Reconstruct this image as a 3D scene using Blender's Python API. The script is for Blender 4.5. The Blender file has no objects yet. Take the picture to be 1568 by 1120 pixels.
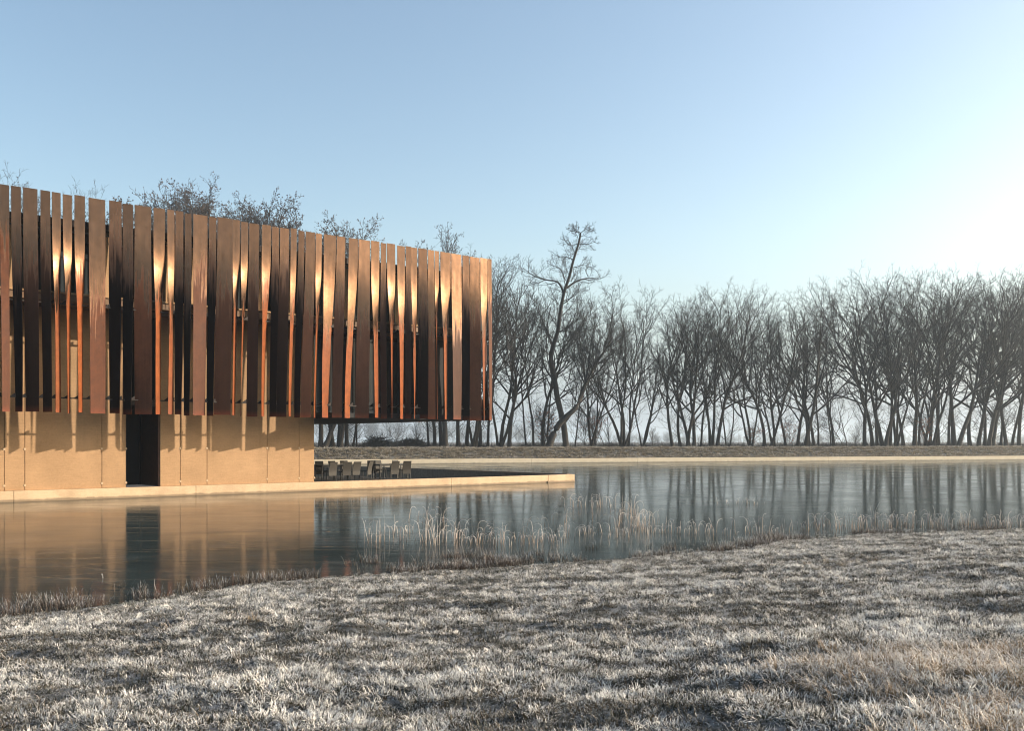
import bpy, math, random
import numpy as np
from mathutils import Vector, noise as mnoise

R = math.radians
scene = bpy.context.scene
col = scene.collection

# ------------------------------------------------------------------ camera
EYE = 2.3           # camera height above the ice
F = 1500.0          # focal length in pixels of a 1568 px wide frame
HZ = 677.0          # horizon row
cam_d = bpy.data.cameras.new("camera")
cam = bpy.data.objects.new("camera", cam_d)
col.objects.link(cam)
cam.location = (0, 0, EYE)
cam.rotation_euler = (R(90), 0, 0)
cam_d.sensor_width = 36.0
cam_d.lens = F / 1568.0 * 36.0
cam_d.shift_y = (HZ - 560.0) / 1568.0
cam_d.clip_start = 0.1
cam_d.clip_end = 6000.0
scene.camera = cam

# ------------------------------------------------------------------ light
SUN_AZ = 82.0       # degrees clockwise from +Y (camera looks along +Y)
SUN_EL = 19.0
world = bpy.data.worlds.new("World")
scene.world = world
world.use_nodes = True
wn = world.node_tree
wn.nodes.clear()
sky = wn.nodes.new("ShaderNodeTexSky")
sky.sky_type = 'NISHITA'
sky.sun_disc = False
sky.sun_elevation = R(SUN_EL)
sky.sun_rotation = R(SUN_AZ)
sky.altitude = 0
sky.air_density = 1.0
sky.dust_density = 2.2
sky.ozone_density = 1.0
bg = wn.nodes.new("ShaderNodeBackground")
bg.inputs["Strength"].default_value = 0.15
wo = wn.nodes.new("ShaderNodeOutputWorld")
# a little more depth in the blue, and the pale winter mist that lies along the horizon all round
gm = wn.nodes.new("ShaderNodeGamma"); gm.inputs[1].default_value = 1.10
tint = wn.nodes.new("ShaderNodeMix"); tint.data_type = 'RGBA'; tint.blend_type = 'MULTIPLY'; tint.inputs[0].default_value = 1.0
tint.inputs[7].default_value = (1.05, 1.015, 0.925, 1)
tcw = wn.nodes.new("ShaderNodeTexCoord"); sx = wn.nodes.new("ShaderNodeSeparateXYZ")
mr = wn.nodes.new("ShaderNodeMapRange"); mr.interpolation_type = 'SMOOTHERSTEP'
mr.inputs[1].default_value = -0.02; mr.inputs[2].default_value = 0.24; mr.inputs[3].default_value = 0.92; mr.inputs[4].default_value = 0.0
mist = wn.nodes.new("ShaderNodeMix"); mist.data_type = 'RGBA'
mist.inputs[7].default_value = (2.3, 2.66, 2.95, 1)
wn.links.new(sky.outputs[0], gm.inputs[0]); wn.links.new(gm.outputs[0], tint.inputs[6])
wn.links.new(tcw.outputs["Generated"], sx.inputs[0]); wn.links.new(sx.outputs[2], mr.inputs[0])
wn.links.new(mr.outputs[0], mist.inputs[0]); wn.links.new(tint.outputs[2], mist.inputs[6])
wn.links.new(mist.outputs[2], bg.inputs[0])
wn.links.new(bg.outputs[0], wo.inputs[0])

sun_d = bpy.data.lights.new("sun", 'SUN')
sun_d.energy = 4.6
sun_d.angle = R(0.5)
sun_d.color = (1.0, 0.87, 0.71)
sun = bpy.data.objects.new("sun", sun_d)
col.objects.link(sun)
sd = Vector((math.sin(R(SUN_AZ)) * math.cos(R(SUN_EL)), math.cos(R(SUN_AZ)) * math.cos(R(SUN_EL)), math.sin(R(SUN_EL))))
sun.rotation_euler = sd.to_track_quat('Z', 'Y').to_euler()
sun.location = sd * 60

scene.view_settings.view_transform = 'Standard'
scene.view_settings.look = 'None'
scene.view_settings.gamma = 1
scene.view_settings.exposure = 0.70
scene.view_settings.use_curve_mapping = False

scene.render.engine = 'CYCLES'
cy = scene.cycles
cy.use_denoising = True
scene.render.filter_size = 1.05
cy.filter_width = 1.05
cy.denoising_prefilter = 'ACCURATE'
cy.max_bounces = 6
cy.diffuse_bounces = 3
cy.glossy_bounces = 3
cy.transparent_max_bounces = 8
cy.transmission_bounces = 3
cy.volume_bounces = 1
cy.sample_clamp_indirect = 6.0
cy.caustics_reflective = False
cy.caustics_refractive = False
cy.use_adaptive_sampling = True
cy.adaptive_threshold = 0.01

# ------------------------------------------------------------------ helpers
class MB:
    """collects vertices and faces, builds one mesh object"""
    def __init__(s):
        s.v = []; s.f = []; s.mi = []; s.smooth = False
    def add(s, vs, fs):
        o = len(s.v)
        s.v.extend(vs)
        s.f.extend([tuple(i + o for i in f) for f in fs])
    def box(s, x0, x1, y0, y1, z0, z1, M=None):
        vs = [(x0,y0,z0),(x1,y0,z0),(x1,y1,z0),(x0,y1,z0),(x0,y0,z1),(x1,y0,z1),(x1,y1,z1),(x0,y1,z1)]
        if M: vs = [M(*p) for p in vs]
        s.add(vs, [(0,3,2,1),(4,5,6,7),(0,1,5,4),(1,2,6,5),(2,3,7,6),(3,0,4,7)])
    def tube(s, pts, rad, n=5, cap=False):
        o = len(s.v)
        m = len(pts)
        for i, p in enumerate(pts):
            a = pts[min(i+1, m-1)]; b = pts[max(i-1, 0)]
            dx, dy, dz = a[0]-b[0], a[1]-b[1], a[2]-b[2]
            l = math.sqrt(dx*dx+dy*dy+dz*dz) or 1e-6
            dx/=l; dy/=l; dz/=l
            if abs(dz) < 0.9: ux, uy, uz = dy, -dx, 0.0
            else: ux, uy, uz = 0.0, dz, -dy
            l = math.sqrt(ux*ux+uy*uy+uz*uz) or 1e-6
            ux/=l; uy/=l; uz/=l
            wx, wy, wz = dy*uz-dz*uy, dz*ux-dx*uz, dx*uy-dy*ux
            r = rad[i]
            for k in range(n):
                c = math.cos(6.28318*k/n)*r; q = math.sin(6.28318*k/n)*r
                s.v.append((p[0]+ux*c+wx*q, p[1]+uy*c+wy*q, p[2]+uz*c+wz*q))
        for i in range(m-1):
            for k in range(n):
                k2 = (k+1) % n
                s.f.append((o+i*n+k, o+i*n+k2, o+(i+1)*n+k2, o+(i+1)*n+k))
        if cap:
            s.f.append(tuple(o+(m-1)*n+k for k in range(n)))
    def mesh(s, name, mat, smooth=False):
        me = bpy.data.meshes.new(name)
        me.from_pydata([tuple(p) for p in s.v], [], s.f)
        if mat: me.materials.append(mat)
        if smooth or s.smooth:
            me.polygons.foreach_set("use_smooth", [True]*len(me.polygons))
        me.update()
        return me
    def build(s, name, mat, parent=None, smooth=False, bevel=0.0):
        me = s.mesh(name, mat, smooth)
        return obj(name, me, parent, bevel)

def obj(name, me, parent=None, bevel=0.0, link=True):
    o = bpy.data.objects.new(name, me)
    if link: col.objects.link(o)
    if parent: o.parent = parent
    if bevel:
        b = o.modifiers.new("bevel", 'BEVEL'); b.width = bevel; b.segments = 2; b.limit_method = 'ANGLE'
    return o

def tag(o, label=None, cat=None, group=None, kind=None):
    if label: o["label"] = label
    if cat: o["category"] = cat
    if group: o["group"] = group
    if kind: o["kind"] = kind
    return o

def empty(name, loc, rz=0.0):
    o = bpy.data.objects.new(name, None)
    col.objects.link(o)
    o.location = loc
    o.rotation_euler = (0, 0, rz)
    o.empty_display_size = 0.3
    return o

def copy_tree(o, parent=None):
    c = o.copy(); col.objects.link(c); c.parent = parent
    for ch in list(o.children): copy_tree(ch, c)
    return c

def unproj(px, D, y=None):
    """point at depth D that shows at column px (and row y)"""
    return Vector(((px-784.0)/F*D, D, EYE - (y-HZ)/F*D if y is not None else 0.0))

def on_ice(px, y):
    D = EYE*F/(y-HZ)
    return Vector(((px-784.0)/F*D, D, 0))

# node helper
class NT:
    def __init__(s, name):
        s.m = bpy.data.materials.new(name); s.m.use_nodes = True
        s.t = s.m.node_tree; s.t.nodes.clear()
        s.out = s.t.nodes.new("ShaderNodeOutputMaterial")
    def n(s, typ, **kw):
        nd = s.t.nodes.new(typ)
        for k, v in kw.items():
            if k.startswith("_"): nd.inputs[k[1:].replace("_", " ")].default_value = v
            else: setattr(nd, k, v)
        return nd
    def l(s, a, b): s.t.links.new(a, b)
    def bsdf(s, **kw):
        p = s.n("ShaderNodeBsdfPrincipled")
        for k, v in kw.items(): p.inputs[k.replace("_", " ")].default_value = v
        s.l(p.outputs[0], s.out.inputs[0])
        return p
    def coord(s, kind="Object", scale=(1,1,1), rot=(0,0,0)):
        tc = s.n("ShaderNodeTexCoord"); mp = s.n("ShaderNodeMapping")
        mp.inputs["Scale"].default_value = scale
        mp.inputs["Rotation"].default_value = rot
        s.l(tc.outputs[kind], mp.inputs[0]); return mp.outputs[0]
    def noise(s, vec, scale, detail=4, rough=0.55, dist=0.0):
        nn = s.n("ShaderNodeTexNoise"); nn.inputs["Scale"].default_value = scale
        nn.inputs["Detail"].default_value = detail; nn.inputs["Roughness"].default_value = rough
        nn.inputs["Distortion"].default_value = dist
        if vec is not None: s.l(vec, nn.inputs["Vector"])
        return nn.outputs["Fac"]
    def ramp(s, fac, stops, interp='LINEAR'):
        r = s.n("ShaderNodeValToRGB"); r.color_ramp.interpolation = interp
        e = r.color_ramp.elements
        while len(e) < len(stops): e.new(0.5)
        for i, (p, c) in enumerate(stops):
            e[i].position = p; e[i].color = (c if isinstance(c, tuple) else (c, c, c)) + (1,)
        s.l(fac, r.inputs[0]); return r.outputs[0]
    def mix(s, fac, a, b, typ='MIX'):
        m = s.n("ShaderNodeMix", data_type='RGBA', blend_type=typ)
        for inp, v in ((m.inputs[0], fac), (m.inputs[6], a), (m.inputs[7], b)):
            if hasattr(v, "is_output") or hasattr(v, "links"): s.l(v, inp)
            elif isinstance(v, tuple): inp.default_value = v + (1,)
            else: inp.default_value = v
        return m.outputs[2]
    def math(s, op, a, b=0.0, c=None, clamp=False):
        m = s.n("ShaderNodeMath", operation=op); m.use_clamp = clamp
        for i, v in enumerate((a, b) if c is None else (a, b, c)):
            if hasattr(v, "links"): s.l(v, m.inputs[i])
            else: m.inputs[i].default_value = v
        return m.outputs[0]
    def bump(s, h, p, strength=0.3, dist=0.02):
        b = s.n("ShaderNodeBump"); b.inputs["Strength"].default_value = strength
        b.inputs["Distance"].default_value = dist
        s.l(h, b.inputs["Height"]); s.l(b.outputs[0], p.inputs["Normal"])

# ------------------------------------------------------------------ materials
def mat_concrete(name, c0, c1, scale=1.0):
    t = NT(name); p = t.bsdf(Roughness=0.85)
    v = t.coord("Object")
    big = t.noise(v, 0.6*scale, 5, 0.6)
    fine = t.noise(v, 14*scale, 6, 0.7)
    vs = t.coord("Object", (1.5, 1.5, 22))
    lines = t.noise(vs, 1.6*scale, 3, 0.6)
    f = t.math('ADD', t.math('MULTIPLY', big, 0.45), t.math('ADD', t.math('MULTIPLY', fine, 0.3), t.math('MULTIPLY', lines, 0.25)))
    c = t.ramp(f, [(0.40, c0), (0.58, c1)])
    # dark weathering streaks running down
    vst = t.coord("Object", (3.0, 3.0, 0.25))
    st = t.ramp(t.noise(vst, 1.3, 4, 0.6), [(0.56, 0.0), (0.75, 1.0)])
    c = t.mix(t.math('MULTIPLY', st, 0.22), c, tuple(x*0.62 for x in c0))
    # tide mark along the foot, uneven
    sp = t.n("ShaderNodeSeparateXYZ"); t.l(v, sp.inputs[0])
    lo = t.math('SUBTRACT', t.math('ADD', 0.05, t.math('MULTIPLY', t.noise(v, 2.5, 4, 0.6), 0.14)), sp.outputs[2])
    c = t.mix(t.math('MULTIPLY', t.math('MULTIPLY', lo, 14.0, clamp=True), 0.75), c, tuple(x*0.32 for x in c0))
    t.l(c, p.inputs["Base Color"])
    t.bump(t.math('ADD', t.math('MULTIPLY', fine, 0.6), lines), p, 0.25, 0.01)
    return t.m

def mat_plain(name, c, rough=0.6, metal=0.0, var=0.25, scale=6):
    t = NT(name); p = t.bsdf(Roughness=rough, Metallic=metal)
    n = t.noise(t.coord("Object"), scale, 4, 0.6)
    cc = t.ramp(n, [(0.3, tuple(x*(1-var) for x in c)), (0.7, tuple(min(1, x*(1+var)) for x in c))])
    t.l(cc, p.inputs["Base Color"]); t.bump(n, p, 0.15, 0.01)
    return t.m

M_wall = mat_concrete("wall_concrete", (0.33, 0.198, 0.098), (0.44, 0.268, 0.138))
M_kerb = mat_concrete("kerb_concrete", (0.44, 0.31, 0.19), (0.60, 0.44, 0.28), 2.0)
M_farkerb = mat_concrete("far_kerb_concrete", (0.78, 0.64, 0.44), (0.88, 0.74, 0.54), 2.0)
M_steel = mat_plain("dark_steel", (0.022, 0.016, 0.014), 0.45, 0.5)
M_door = mat_plain("brown_steel", (0.10, 0.050, 0.035), 0.4, 0.6)
M_inside = mat_plain("dark_interior", (0.012, 0.012, 0.013), 0.8)
M_soffit = mat_plain("soffit_timber", (0.16, 0.09, 0.045), 0.6)
M_wicker = mat_plain("grey_wicker", (0.036, 0.031, 0.024), 0.7, 0, 0.35, 60)
M_chairleg = mat_plain("dark_legs", (0.02, 0.018, 0.016), 0.5)
M_table = mat_plain("table_top", (0.05, 0.047, 0.044), 0.35)
M_deck = mat_plain("dark_deck", (0.03, 0.026, 0.022), 0.7)
M_pit = mat_plain("pit_wall", (0.16, 0.12, 0.085), 0.9)
M_rustbox = mat_plain("rust_box", (0.24, 0.075, 0.035), 0.8)

t = NT("dark_glass"); p = t.bsdf(Roughness=0.08, Base_Color=(0.008, 0.012, 0.015, 1)); p.inputs["IOR"].default_value = 1.5
M_glass = t.m

# weathering steel slats: smooth bronze above, rust orange below a ragged line of its own
def mat_slat():
    t = NT("weathering_steel"); p = t.bsdf()
    v = t.coord("Object")
    oi = t.n("ShaderNodeObjectInfo")
    rnd = oi.outputs["Random"]
    sep = t.n("ShaderNodeSeparateXYZ"); t.l(v, sep.inputs[0])
    z = sep.outputs[2]
    streak_v = t.n("ShaderNodeMapping"); streak_v.inputs["Scale"].default_value = (11, 11, 0.55)
    t.l(v, streak_v.inputs[0])
    st = t.n("ShaderNodeTexNoise", noise_dimensions='4D'); t.l(streak_v.outputs[0], st.inputs["Vector"])
    st.inputs["Scale"].default_value = 1.3; st.inputs["Detail"].default_value = 6
    t.l(t.math('MULTIPLY', rnd, 37.0), st.inputs["W"])
    streak = st.outputs["Fac"]
    # z is measured from the bottom of the slat (0..8.2 m)
    lvl = t.math('ADD', t.math('MULTIPLY', rnd, 1.8), 4.0)
    edge = t.math('ADD', lvl, t.math('MULTIPLY', t.math('SUBTRACT', streak, 0.5), 6.0))
    oc0 = t.n("ShaderNodeSeparateColor"); t.l(oi.outputs["Color"], oc0.inputs[0])
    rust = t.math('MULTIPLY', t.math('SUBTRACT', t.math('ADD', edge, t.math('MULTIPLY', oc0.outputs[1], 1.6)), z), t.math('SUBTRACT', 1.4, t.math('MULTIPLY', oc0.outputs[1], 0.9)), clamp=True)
    n2 = t.noise(v, 2.2, 6, 0.65)
    bronze = t.mix(n2, (0.078, 0.045, 0.029), (0.160, 0.094, 0.060))
    rusty = t.mix(t.ramp(n2, [(0.3, 0.0), (0.7, 1.0)]), (0.12, 0.030, 0.007), (0.27, 0.073, 0.016))
    plum = t.mix(streak, (0.050, 0.022, 0.014), (0.105, 0.048, 0.028))
    # sun and shade painted per slat in the object colour: red = sunward orange over plum, green = shade darkening
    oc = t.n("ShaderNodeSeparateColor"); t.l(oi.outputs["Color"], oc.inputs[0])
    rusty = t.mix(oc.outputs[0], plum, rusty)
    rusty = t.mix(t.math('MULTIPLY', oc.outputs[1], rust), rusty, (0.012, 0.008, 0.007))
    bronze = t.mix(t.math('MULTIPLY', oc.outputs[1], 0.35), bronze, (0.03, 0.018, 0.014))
    c = t.mix(rust, bronze, rusty)
    foot = t.math('MULTIPLY', t.math('SUBTRACT', 0.25, z), 3.0, clamp=True)
    c = t.mix(t.math('MULTIPLY', foot, 0.6), c, (0.22, 0.05, 0.02))
    # run-off streaks and scuffs
    s2 = t.n("ShaderNodeTexNoise", noise_dimensions='4D'); m2 = t.n("ShaderNodeMapping"); m2.inputs["Scale"].default_value = (26, 26, 0.8)
    t.l(v, m2.inputs[0]); t.l(m2.outputs[0], s2.inputs["Vector"]); s2.inputs["Scale"].default_value = 1.0; s2.inputs["Detail"].default_value = 5
    t.l(t.math('MULTIPLY', rnd, 53.0), s2.inputs["W"])
    blot = t.noise(t.coord("Object", (1.2, 1.2, 0.9)), 3.5, 6, 0.7)
    dk = t.ramp(t.math('ADD', t.math('MULTIPLY', s2.outputs["Fac"], 0.4), t.math('MULTIPLY', blot, 0.6)), [(0.34, 0.70), (0.48, 0.98), (0.66, 1.10)])
    c = t.mix(1.0, c, dk, 'MULTIPLY')
    t.l(c, p.inputs["Base Color"])
    ro = t.n("ShaderNodeMapRange"); t.l(t.math('ADD', rust, t.math('MULTIPLY', t.math('SUBTRACT', streak, 0.5), 0.5)), ro.inputs[0])
    ro.inputs[3].default_value = 0.235; ro.inputs[4].default_value = 0.58
    t.l(ro.outputs[0], p.inputs["Roughness"])
    me = t.n("ShaderNodeMapRange"); t.l(rust, me.inputs[0])
    me.inputs[3].default_value = 0.92; me.inputs[4].default_value = 0.0
    t.l(me.outputs[0], p.inputs["Metallic"])
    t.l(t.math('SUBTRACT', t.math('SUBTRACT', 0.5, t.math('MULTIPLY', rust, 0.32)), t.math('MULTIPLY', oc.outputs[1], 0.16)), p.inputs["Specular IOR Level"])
    wob = t.noise(t.coord("Object", (1, 1, 0.4)), 0.9, 2, 0.5)
    t.bump(t.math('ADD', t.math('MULTIPLY', n2, 0.10), wob), p, 0.5, 0.09)
    return t.m
M_slat = mat_slat()

def mat_bark(name, c0, c1):
    t = NT(name); p = t.bsdf(Roughness=0.9)
    v = t.coord("Object", (1, 1, 0.25))
    n = t.noise(v, 5, 5, 0.65)
    t.l(t.ramp(n, [(0.3, c0), (0.7, c1)]), p.inputs["Base Color"])
    t.bump(n, p, 0.5, 0.04)
    return t.m
M_bark = mat_bark("bark", (0.020, 0.019, 0.018), (0.062, 0.052, 0.042))
M_twig = mat_bark("twig", (0.022, 0.022, 0.022), (0.048, 0.045, 0.042))
M_rustleaf = mat_plain("rusty_leaves", (0.26, 0.085, 0.035), 0.7)
M_catkin = mat_plain("seed_cones", (0.045, 0.03, 0.022), 0.8)

def mat_ice():
    t = NT("ice"); p = t.bsdf()
    p.inputs["IOR"].default_value = 1.21
    v = t.coord("Object")
    cl = t.noise(v, 0.22, 5, 0.6)
    frost = t.ramp(t.noise(v, 0.9, 8, 0.7, 0.6), [(0.52, 0.0), (0.72, 1.0)])
    c = t.mix(cl, (0.010, 0.018, 0.019), (0.038, 0.052, 0.053))
    c = t.mix(t.math('MULTIPLY', frost, 0.10), c, (0.45, 0.5, 0.5))
    t.l(c, p.inputs["Base Color"])
    rr = t.ramp(t.noise(v, 0.35, 4, 0.6, 0.4), [(0.35, 0.06), (0.65, 0.14)])
    t.l(rr, p.inputs["Roughness"])
    # pressure ridges and old refrozen ripples, lying roughly across the view
    vr = t.coord("Object", (0.22, 1.0, 1.0), (0, 0, R(8)))
    rip = t.noise(vr, 2.6, 4, 0.6, 0.5)
    vc = t.coord("Object", (0.10, 0.55, 1.0), (0, 0, R(-14)))
    vo = t.n("ShaderNodeTexVoronoi", feature='DISTANCE_TO_EDGE'); t.l(vc, vo.inputs["Vector"]); vo.inputs["Scale"].default_value = 1.1
    crack = t.ramp(vo.outputs["Distance"], [(0.0, 1.0), (0.012, 0.0)])
    h = t.math('ADD', rip, t.math('MULTIPLY', crack, 0.5))
    t.bump(h, p, 0.22, 0.012)
    df = t.n("ShaderNodeBsdfDiffuse"); t.l(t.mix(cl, (0.020, 0.030, 0.030), (0.055, 0.072, 0.072)), df.inputs[0])
    mx = t.n("ShaderNodeMixShader")
    t.l(t.ramp(t.math('ADD', t.math('MULTIPLY', t.noise(v, 0.5, 5, 0.65, 0.5), 0.6), t.math('MULTIPLY', rip, 0.4)), [(0.35, 0.07), (0.65, 0.28)]), mx.inputs[0])
    t.l(p.outputs[0], mx.inputs[1]); t.l(df.outputs[0], mx.inputs[2]); t.l(mx.outputs[0], t.out.inputs[0])
    return t.m
M_ice = mat_ice()

def mat_ground():
    t = NT("frosted_ground"); p = t.bsdf(Roughness=0.95)
    v = t.coord("Object")
    a = t.noise(v, 9, 6, 0.7)
    b = t.noise(v, 0.5, 4, 0.6)
    soil = t.mix(a, (0.016, 0.018, 0.015), (0.06, 0.05, 0.032))
    fr = t.ramp(t.math('ADD', t.math('MULTIPLY', a, 0.7), t.math('MULTIPLY', b, 0.3)), [(0.45, 0.0), (0.62, 1.0)])
    c = t.mix(t.math('MULTIPLY', fr, 0.6), soil, (0.38, 0.39, 0.40))
    t.l(c, p.inputs["Base Color"]); t.bump(a, p, 0.8, 0.06)
    return t.m
M_ground = mat_ground()

def mat_blade(name, base0, base1, frost, amount=0.5):
    """grass blade: own colour at the foot, rime towards the tip; more or less rime from patch to patch"""
    t = NT(name); p = t.bsdf(Roughness=0.7)
    at = t.n("ShaderNodeAttribute", attribute_name="tipness")
    oi = t.n("ShaderNodeObjectInfo")
    geo = t.n("ShaderNodeNewGeometry")
    patch = t.noise(geo.outputs["Position"], 2.4, 5, 0.7)
    speck = t.noise(geo.outputs["Position"], 60, 2, 0.6)
    base = t.mix(oi.outputs["Random"], base0, base1)
    f = t.math('ADD', at.outputs["Fac"], t.math('ADD', t.math('MULTIPLY', t.math('SUBTRACT', patch, 0.5), 0.9),
                 t.math('ADD', t.math('MULTIPLY', t.math('SUBTRACT', oi.outputs["Random"], 0.5), 0.35), t.math('MULTIPLY', t.math('SUBTRACT', speck, 0.5), 1.2))))
    fr = t.math('MULTIPLY', t.math('SUBTRACT', f, 0.75-amount), 1.9, clamp=True)
    c = t.mix(fr, base, frost)
    t.l(c, p.inputs["Base Color"])
    # thin blades let some light through
    tr = t.n("ShaderNodeBsdfTranslucent"); t.l(c, tr.inputs[0])
    mx = t.n("ShaderNodeMixShader"); mx.inputs[0].default_value = 0.22
    t.l(p.outputs[0], mx.inputs[1]); t.l(tr.outputs[0], mx.inputs[2]); t.l(mx.outputs[0], t.out.inputs[0])
    return t.m
M_blade = mat_blade("frosted_blades", (0.030, 0.038, 0.028), (0.12, 0.080, 0.042), (0.82, 0.80, 0.755), 0.62)
M_turf = mat_blade("low_turf_blades", (0.022, 0.030, 0.024), (0.085, 0.060, 0.035), (0.72, 0.71, 0.67), 0.20)
M_straw = mat_blade("frosted_straw", (0.27, 0.18, 0.095), (0.12, 0.095, 0.05), (0.80, 0.74, 0.67), 0.42)
M_bank = mat_blade("bank_grass", (0.20, 0.155, 0.09), (0.10, 0.09, 0.055), (0.70, 0.65, 0.57), 0.40)
M_stalk = mat_blade("frosted_stalks", (0.07, 0.045, 0.03), (0.035, 0.03, 0.022), (0.75, 0.73, 0.72), 0.16)
M_reed = mat_blade("frosted_reed", (0.34, 0.24, 0.17), (0.24, 0.17, 0.12), (0.76, 0.70, 0.65), 0.48)

# ------------------------------------------------------------------ layout lines
U = Vector((0.764, 0.645, 0)).normalized()       # along the facade, to the right and away
N = Vector((U.y, -U.x, 0))                       # out of the facade towards the meadow
K0 = on_ice(484, 752.5)                          # kerb foot below the wall's right end
def K(tt, b=0.0, z=0.0):                         # b = distance behind the kerb face
    p = K0 + U*tt - N*b
    return Vector((p.x, p.y, z))
def t_at(px, b=0.0):
    """facade coordinate of the point on the line b behind the kerb that shows at column px"""
    q = K0 - N*b; s = (px-784.0)/F
    return (s*q.y - q.x) / (U.x - s*U.y)
T_TIP = t_at(880)
FAR0 = on_ice(640, 711.0); FAR1 = on_ice(1568, 704.6)
FU = (FAR1-FAR0).normalized(); FN = Vector((-FU.y, FU.x, 0))   # FN points behind the far kerb

SHORE = [(-90, -40), (-40,-12), (-20, 2.5), (-10, 9.6), (-6.65,12.75), (-5.4,13.9), (-4.09,15.9), (-2.08,17.0), (-.28,17.9), (2.74,19.4), (5.0,20.9),
         (6.3,22.6), (8.43,23.9), (13.97,26.0), (25,32), (60,46), (120,60), (400,120)]
SX = [a for a, b in SHORE]; SY = [b for a, b in SHORE]
def shore_y(x): return np.interp(x, SX, SY)

_rs = np.random.RandomState(5)
def make_fbm(seed, cells, amp):
    rs = np.random.RandomState(seed)
    layers = []
    for c, a in zip(cells, amp):
        layers.append((c, a, rs.rand(256, 256)*2-1, rs.rand()*100, rs.rand()*100))
    def f(x, y):
        r = np.zeros(np.broadcast(x, y).shape)
        for c, a, g, ox, oy in layers:
            xx = x/c+ox; yy = y/c+oy
            xi = np.floor(xx).astype(int); yi = np.floor(yy).astype(int)
            fx = xx-xi; fy = yy-yi
            fx = fx*fx*(3-2*fx); fy = fy*fy*(3-2*fy)
            g00 = g[xi % 256, yi % 256]; g10 = g[(xi+1) % 256, yi % 256]
            g01 = g[xi % 256, (yi+1) % 256]; g11 = g[(xi+1) % 256, (yi+1) % 256]
            r = r + a*((g00*(1-fx)+g10*fx)*(1-fy) + (g01*(1-fx)+g11*fx)*fy)
        return r
    return f
relief = make_fbm(3, (3.2, 1.3, 0.5, 0.22), (0.030, 0.032, 0.045, 0.046))
broad = make_fbm(9, (40, 14), (0.25, 0.08))
ruts = make_fbm(12, (6.0, 2.5), (1, 0.6))
def sstep(a, b, x):
    q = np.clip((x-a)/(b-a), 0, 1); return q*q*(3-2*q)

def ground_z(x, y):
    x = np.asarray(x, float); y = np.asarray(y, float)
    s = shore_y(x) - y                       # metres inland from the near shore
    near = 0.012 + 0.052*np.clip(s, 0, 14) + np.clip(s-14, 0, 60)*0.012
    near = np.where(s < 0, 0.25*s, near)
    amp = 0.22 + 0.78*sstep(0.3, 6, s)
    # the ridges run across the view: stretch the relief sideways
    near = near + relief(x*0.45 + 0.15*y, y)*amp*np.where(s > -2, 1, 0)
    # a higher, rougher swell on the right
    sw = sstep(0.2, 2.2, x-(y-5)*.2) * sstep(10.0, 7.0, y)
    near = near + sw*(0.10 + 0.07*ruts(x*0.8, y*1.6))
    near = np.maximum(near, -0.8)
    e = (x-FAR0.x)*FN.x + (y-FAR0.y)*FN.y
    far = np.where(e < 0.35, -0.8, 0.40 + 1.15*sstep(0.3, 4.2, e) + broad(x, y)*sstep(12, 60, e) + relief(x, y)*0.6*sstep(0.5, 2, e))
    z = np.maximum(near, far)
    side = sstep(150, 180, np.abs(x-15))*1.5-0.8
    return np.maximum(z, side)

def grid_lines(lo, hi, flo, fhi, fine, grow=1.18):
    a = list(np.arange(flo, fhi+1e-6, fine))
    st = fine; p = flo
    left = []
    while p > lo:
        st *= grow; p -= st; left.append(max(p, lo))
    st = fine; p = a[-1]; right = []
    while p < hi:
        st *= grow; p += st; right.append(min(p, hi))
    return np.array(left[::-1] + a + right)
gx = grid_lines(-1500, 1500, -13, 24, 0.14)
gy = grid_lines(-300, 2400, 3.0, 29, 0.12)
# the bank behind the far kerb gets its own rows
gx = np.unique(np.concatenate([gx, np.arange(-90, 110, 1.5)]))
gy = np.unique(np.concatenate([gy, np.arange(60, 165, 0.9)]))
XX, YY = np.meshgrid(gx, gy)
ZZ = ground_z(XX, YY)
nx, ny = len(gx), len(gy)
verts = np.stack([XX.ravel(), YY.ravel(), ZZ.ravel()], 1)
ii = np.arange(ny-1)[:, None]*nx + np.arange(nx-1)[None, :]
faces = np.stack([ii, ii+1, ii+nx+1, ii+nx], -1).reshape(-1, 4)
me = bpy.data.meshes.new("ground")
me.vertices.add(len(verts)); me.vertices.foreach_set("co", verts.ravel())
me.loops.add(faces.size); me.loops.foreach_set("vertex_index", faces.ravel().astype(np.int32))
me.polygons.add(len(faces)); me.polygons.foreach_set("loop_start", np.arange(0, faces.size, 4, dtype=np.int32))
me.polygons.foreach_set("loop_total", np.full(len(faces), 4, dtype=np.int32))
me.polygons.foreach_set("use_smooth", np.ones(len(faces), dtype=bool))
me.update(); me.validate()
me.materials.append(M_ground)
tag(obj("ground", me), kind="structure")

# ice sheet with an opening for the sunken court
b_ = MB()
T0, T1, B0, B1 = -45.0, T_TIP-0.3, 0.3, 38.0
def q4(ta, tb, ba, bb):
    b_.add([K(ta, bb), K(tb, bb), K(tb, ba), K(ta, ba)], [(3, 2, 1, 0)])
q4(-170, 260, -110, B0); q4(-170, 260, B1, 130); q4(-170, T0, B0, B1); q4(T1, 260, B0, B1)
ice = b_.build("pond_ice", M_ice)
# keep object coordinates in metres
tag(ice, kind="structure")

# ------------------------------------------------------------------ haze
b_ = MB(); b_.box(-1600, 1600, -400, 2500, -1.8, 32.0)
t = NT("haze"); pv = t.n("ShaderNodeVolumePrincipled")
pv.inputs["Color"].default_value = (0.80, 0.91, 1.0, 1)
pv.inputs["Density"].default_value = 0.00042
pv.inputs["Anisotropy"].default_value = 0.5
t.l(pv.outputs[0], t.out.inputs["Volume"])
hz = b_.build("haze", t.m); tag(hz, kind="stuff")
hz.display_type = 'WIRE'
cy.volume_step_rate = 10.0
cy.volume_max_steps = 64

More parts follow.
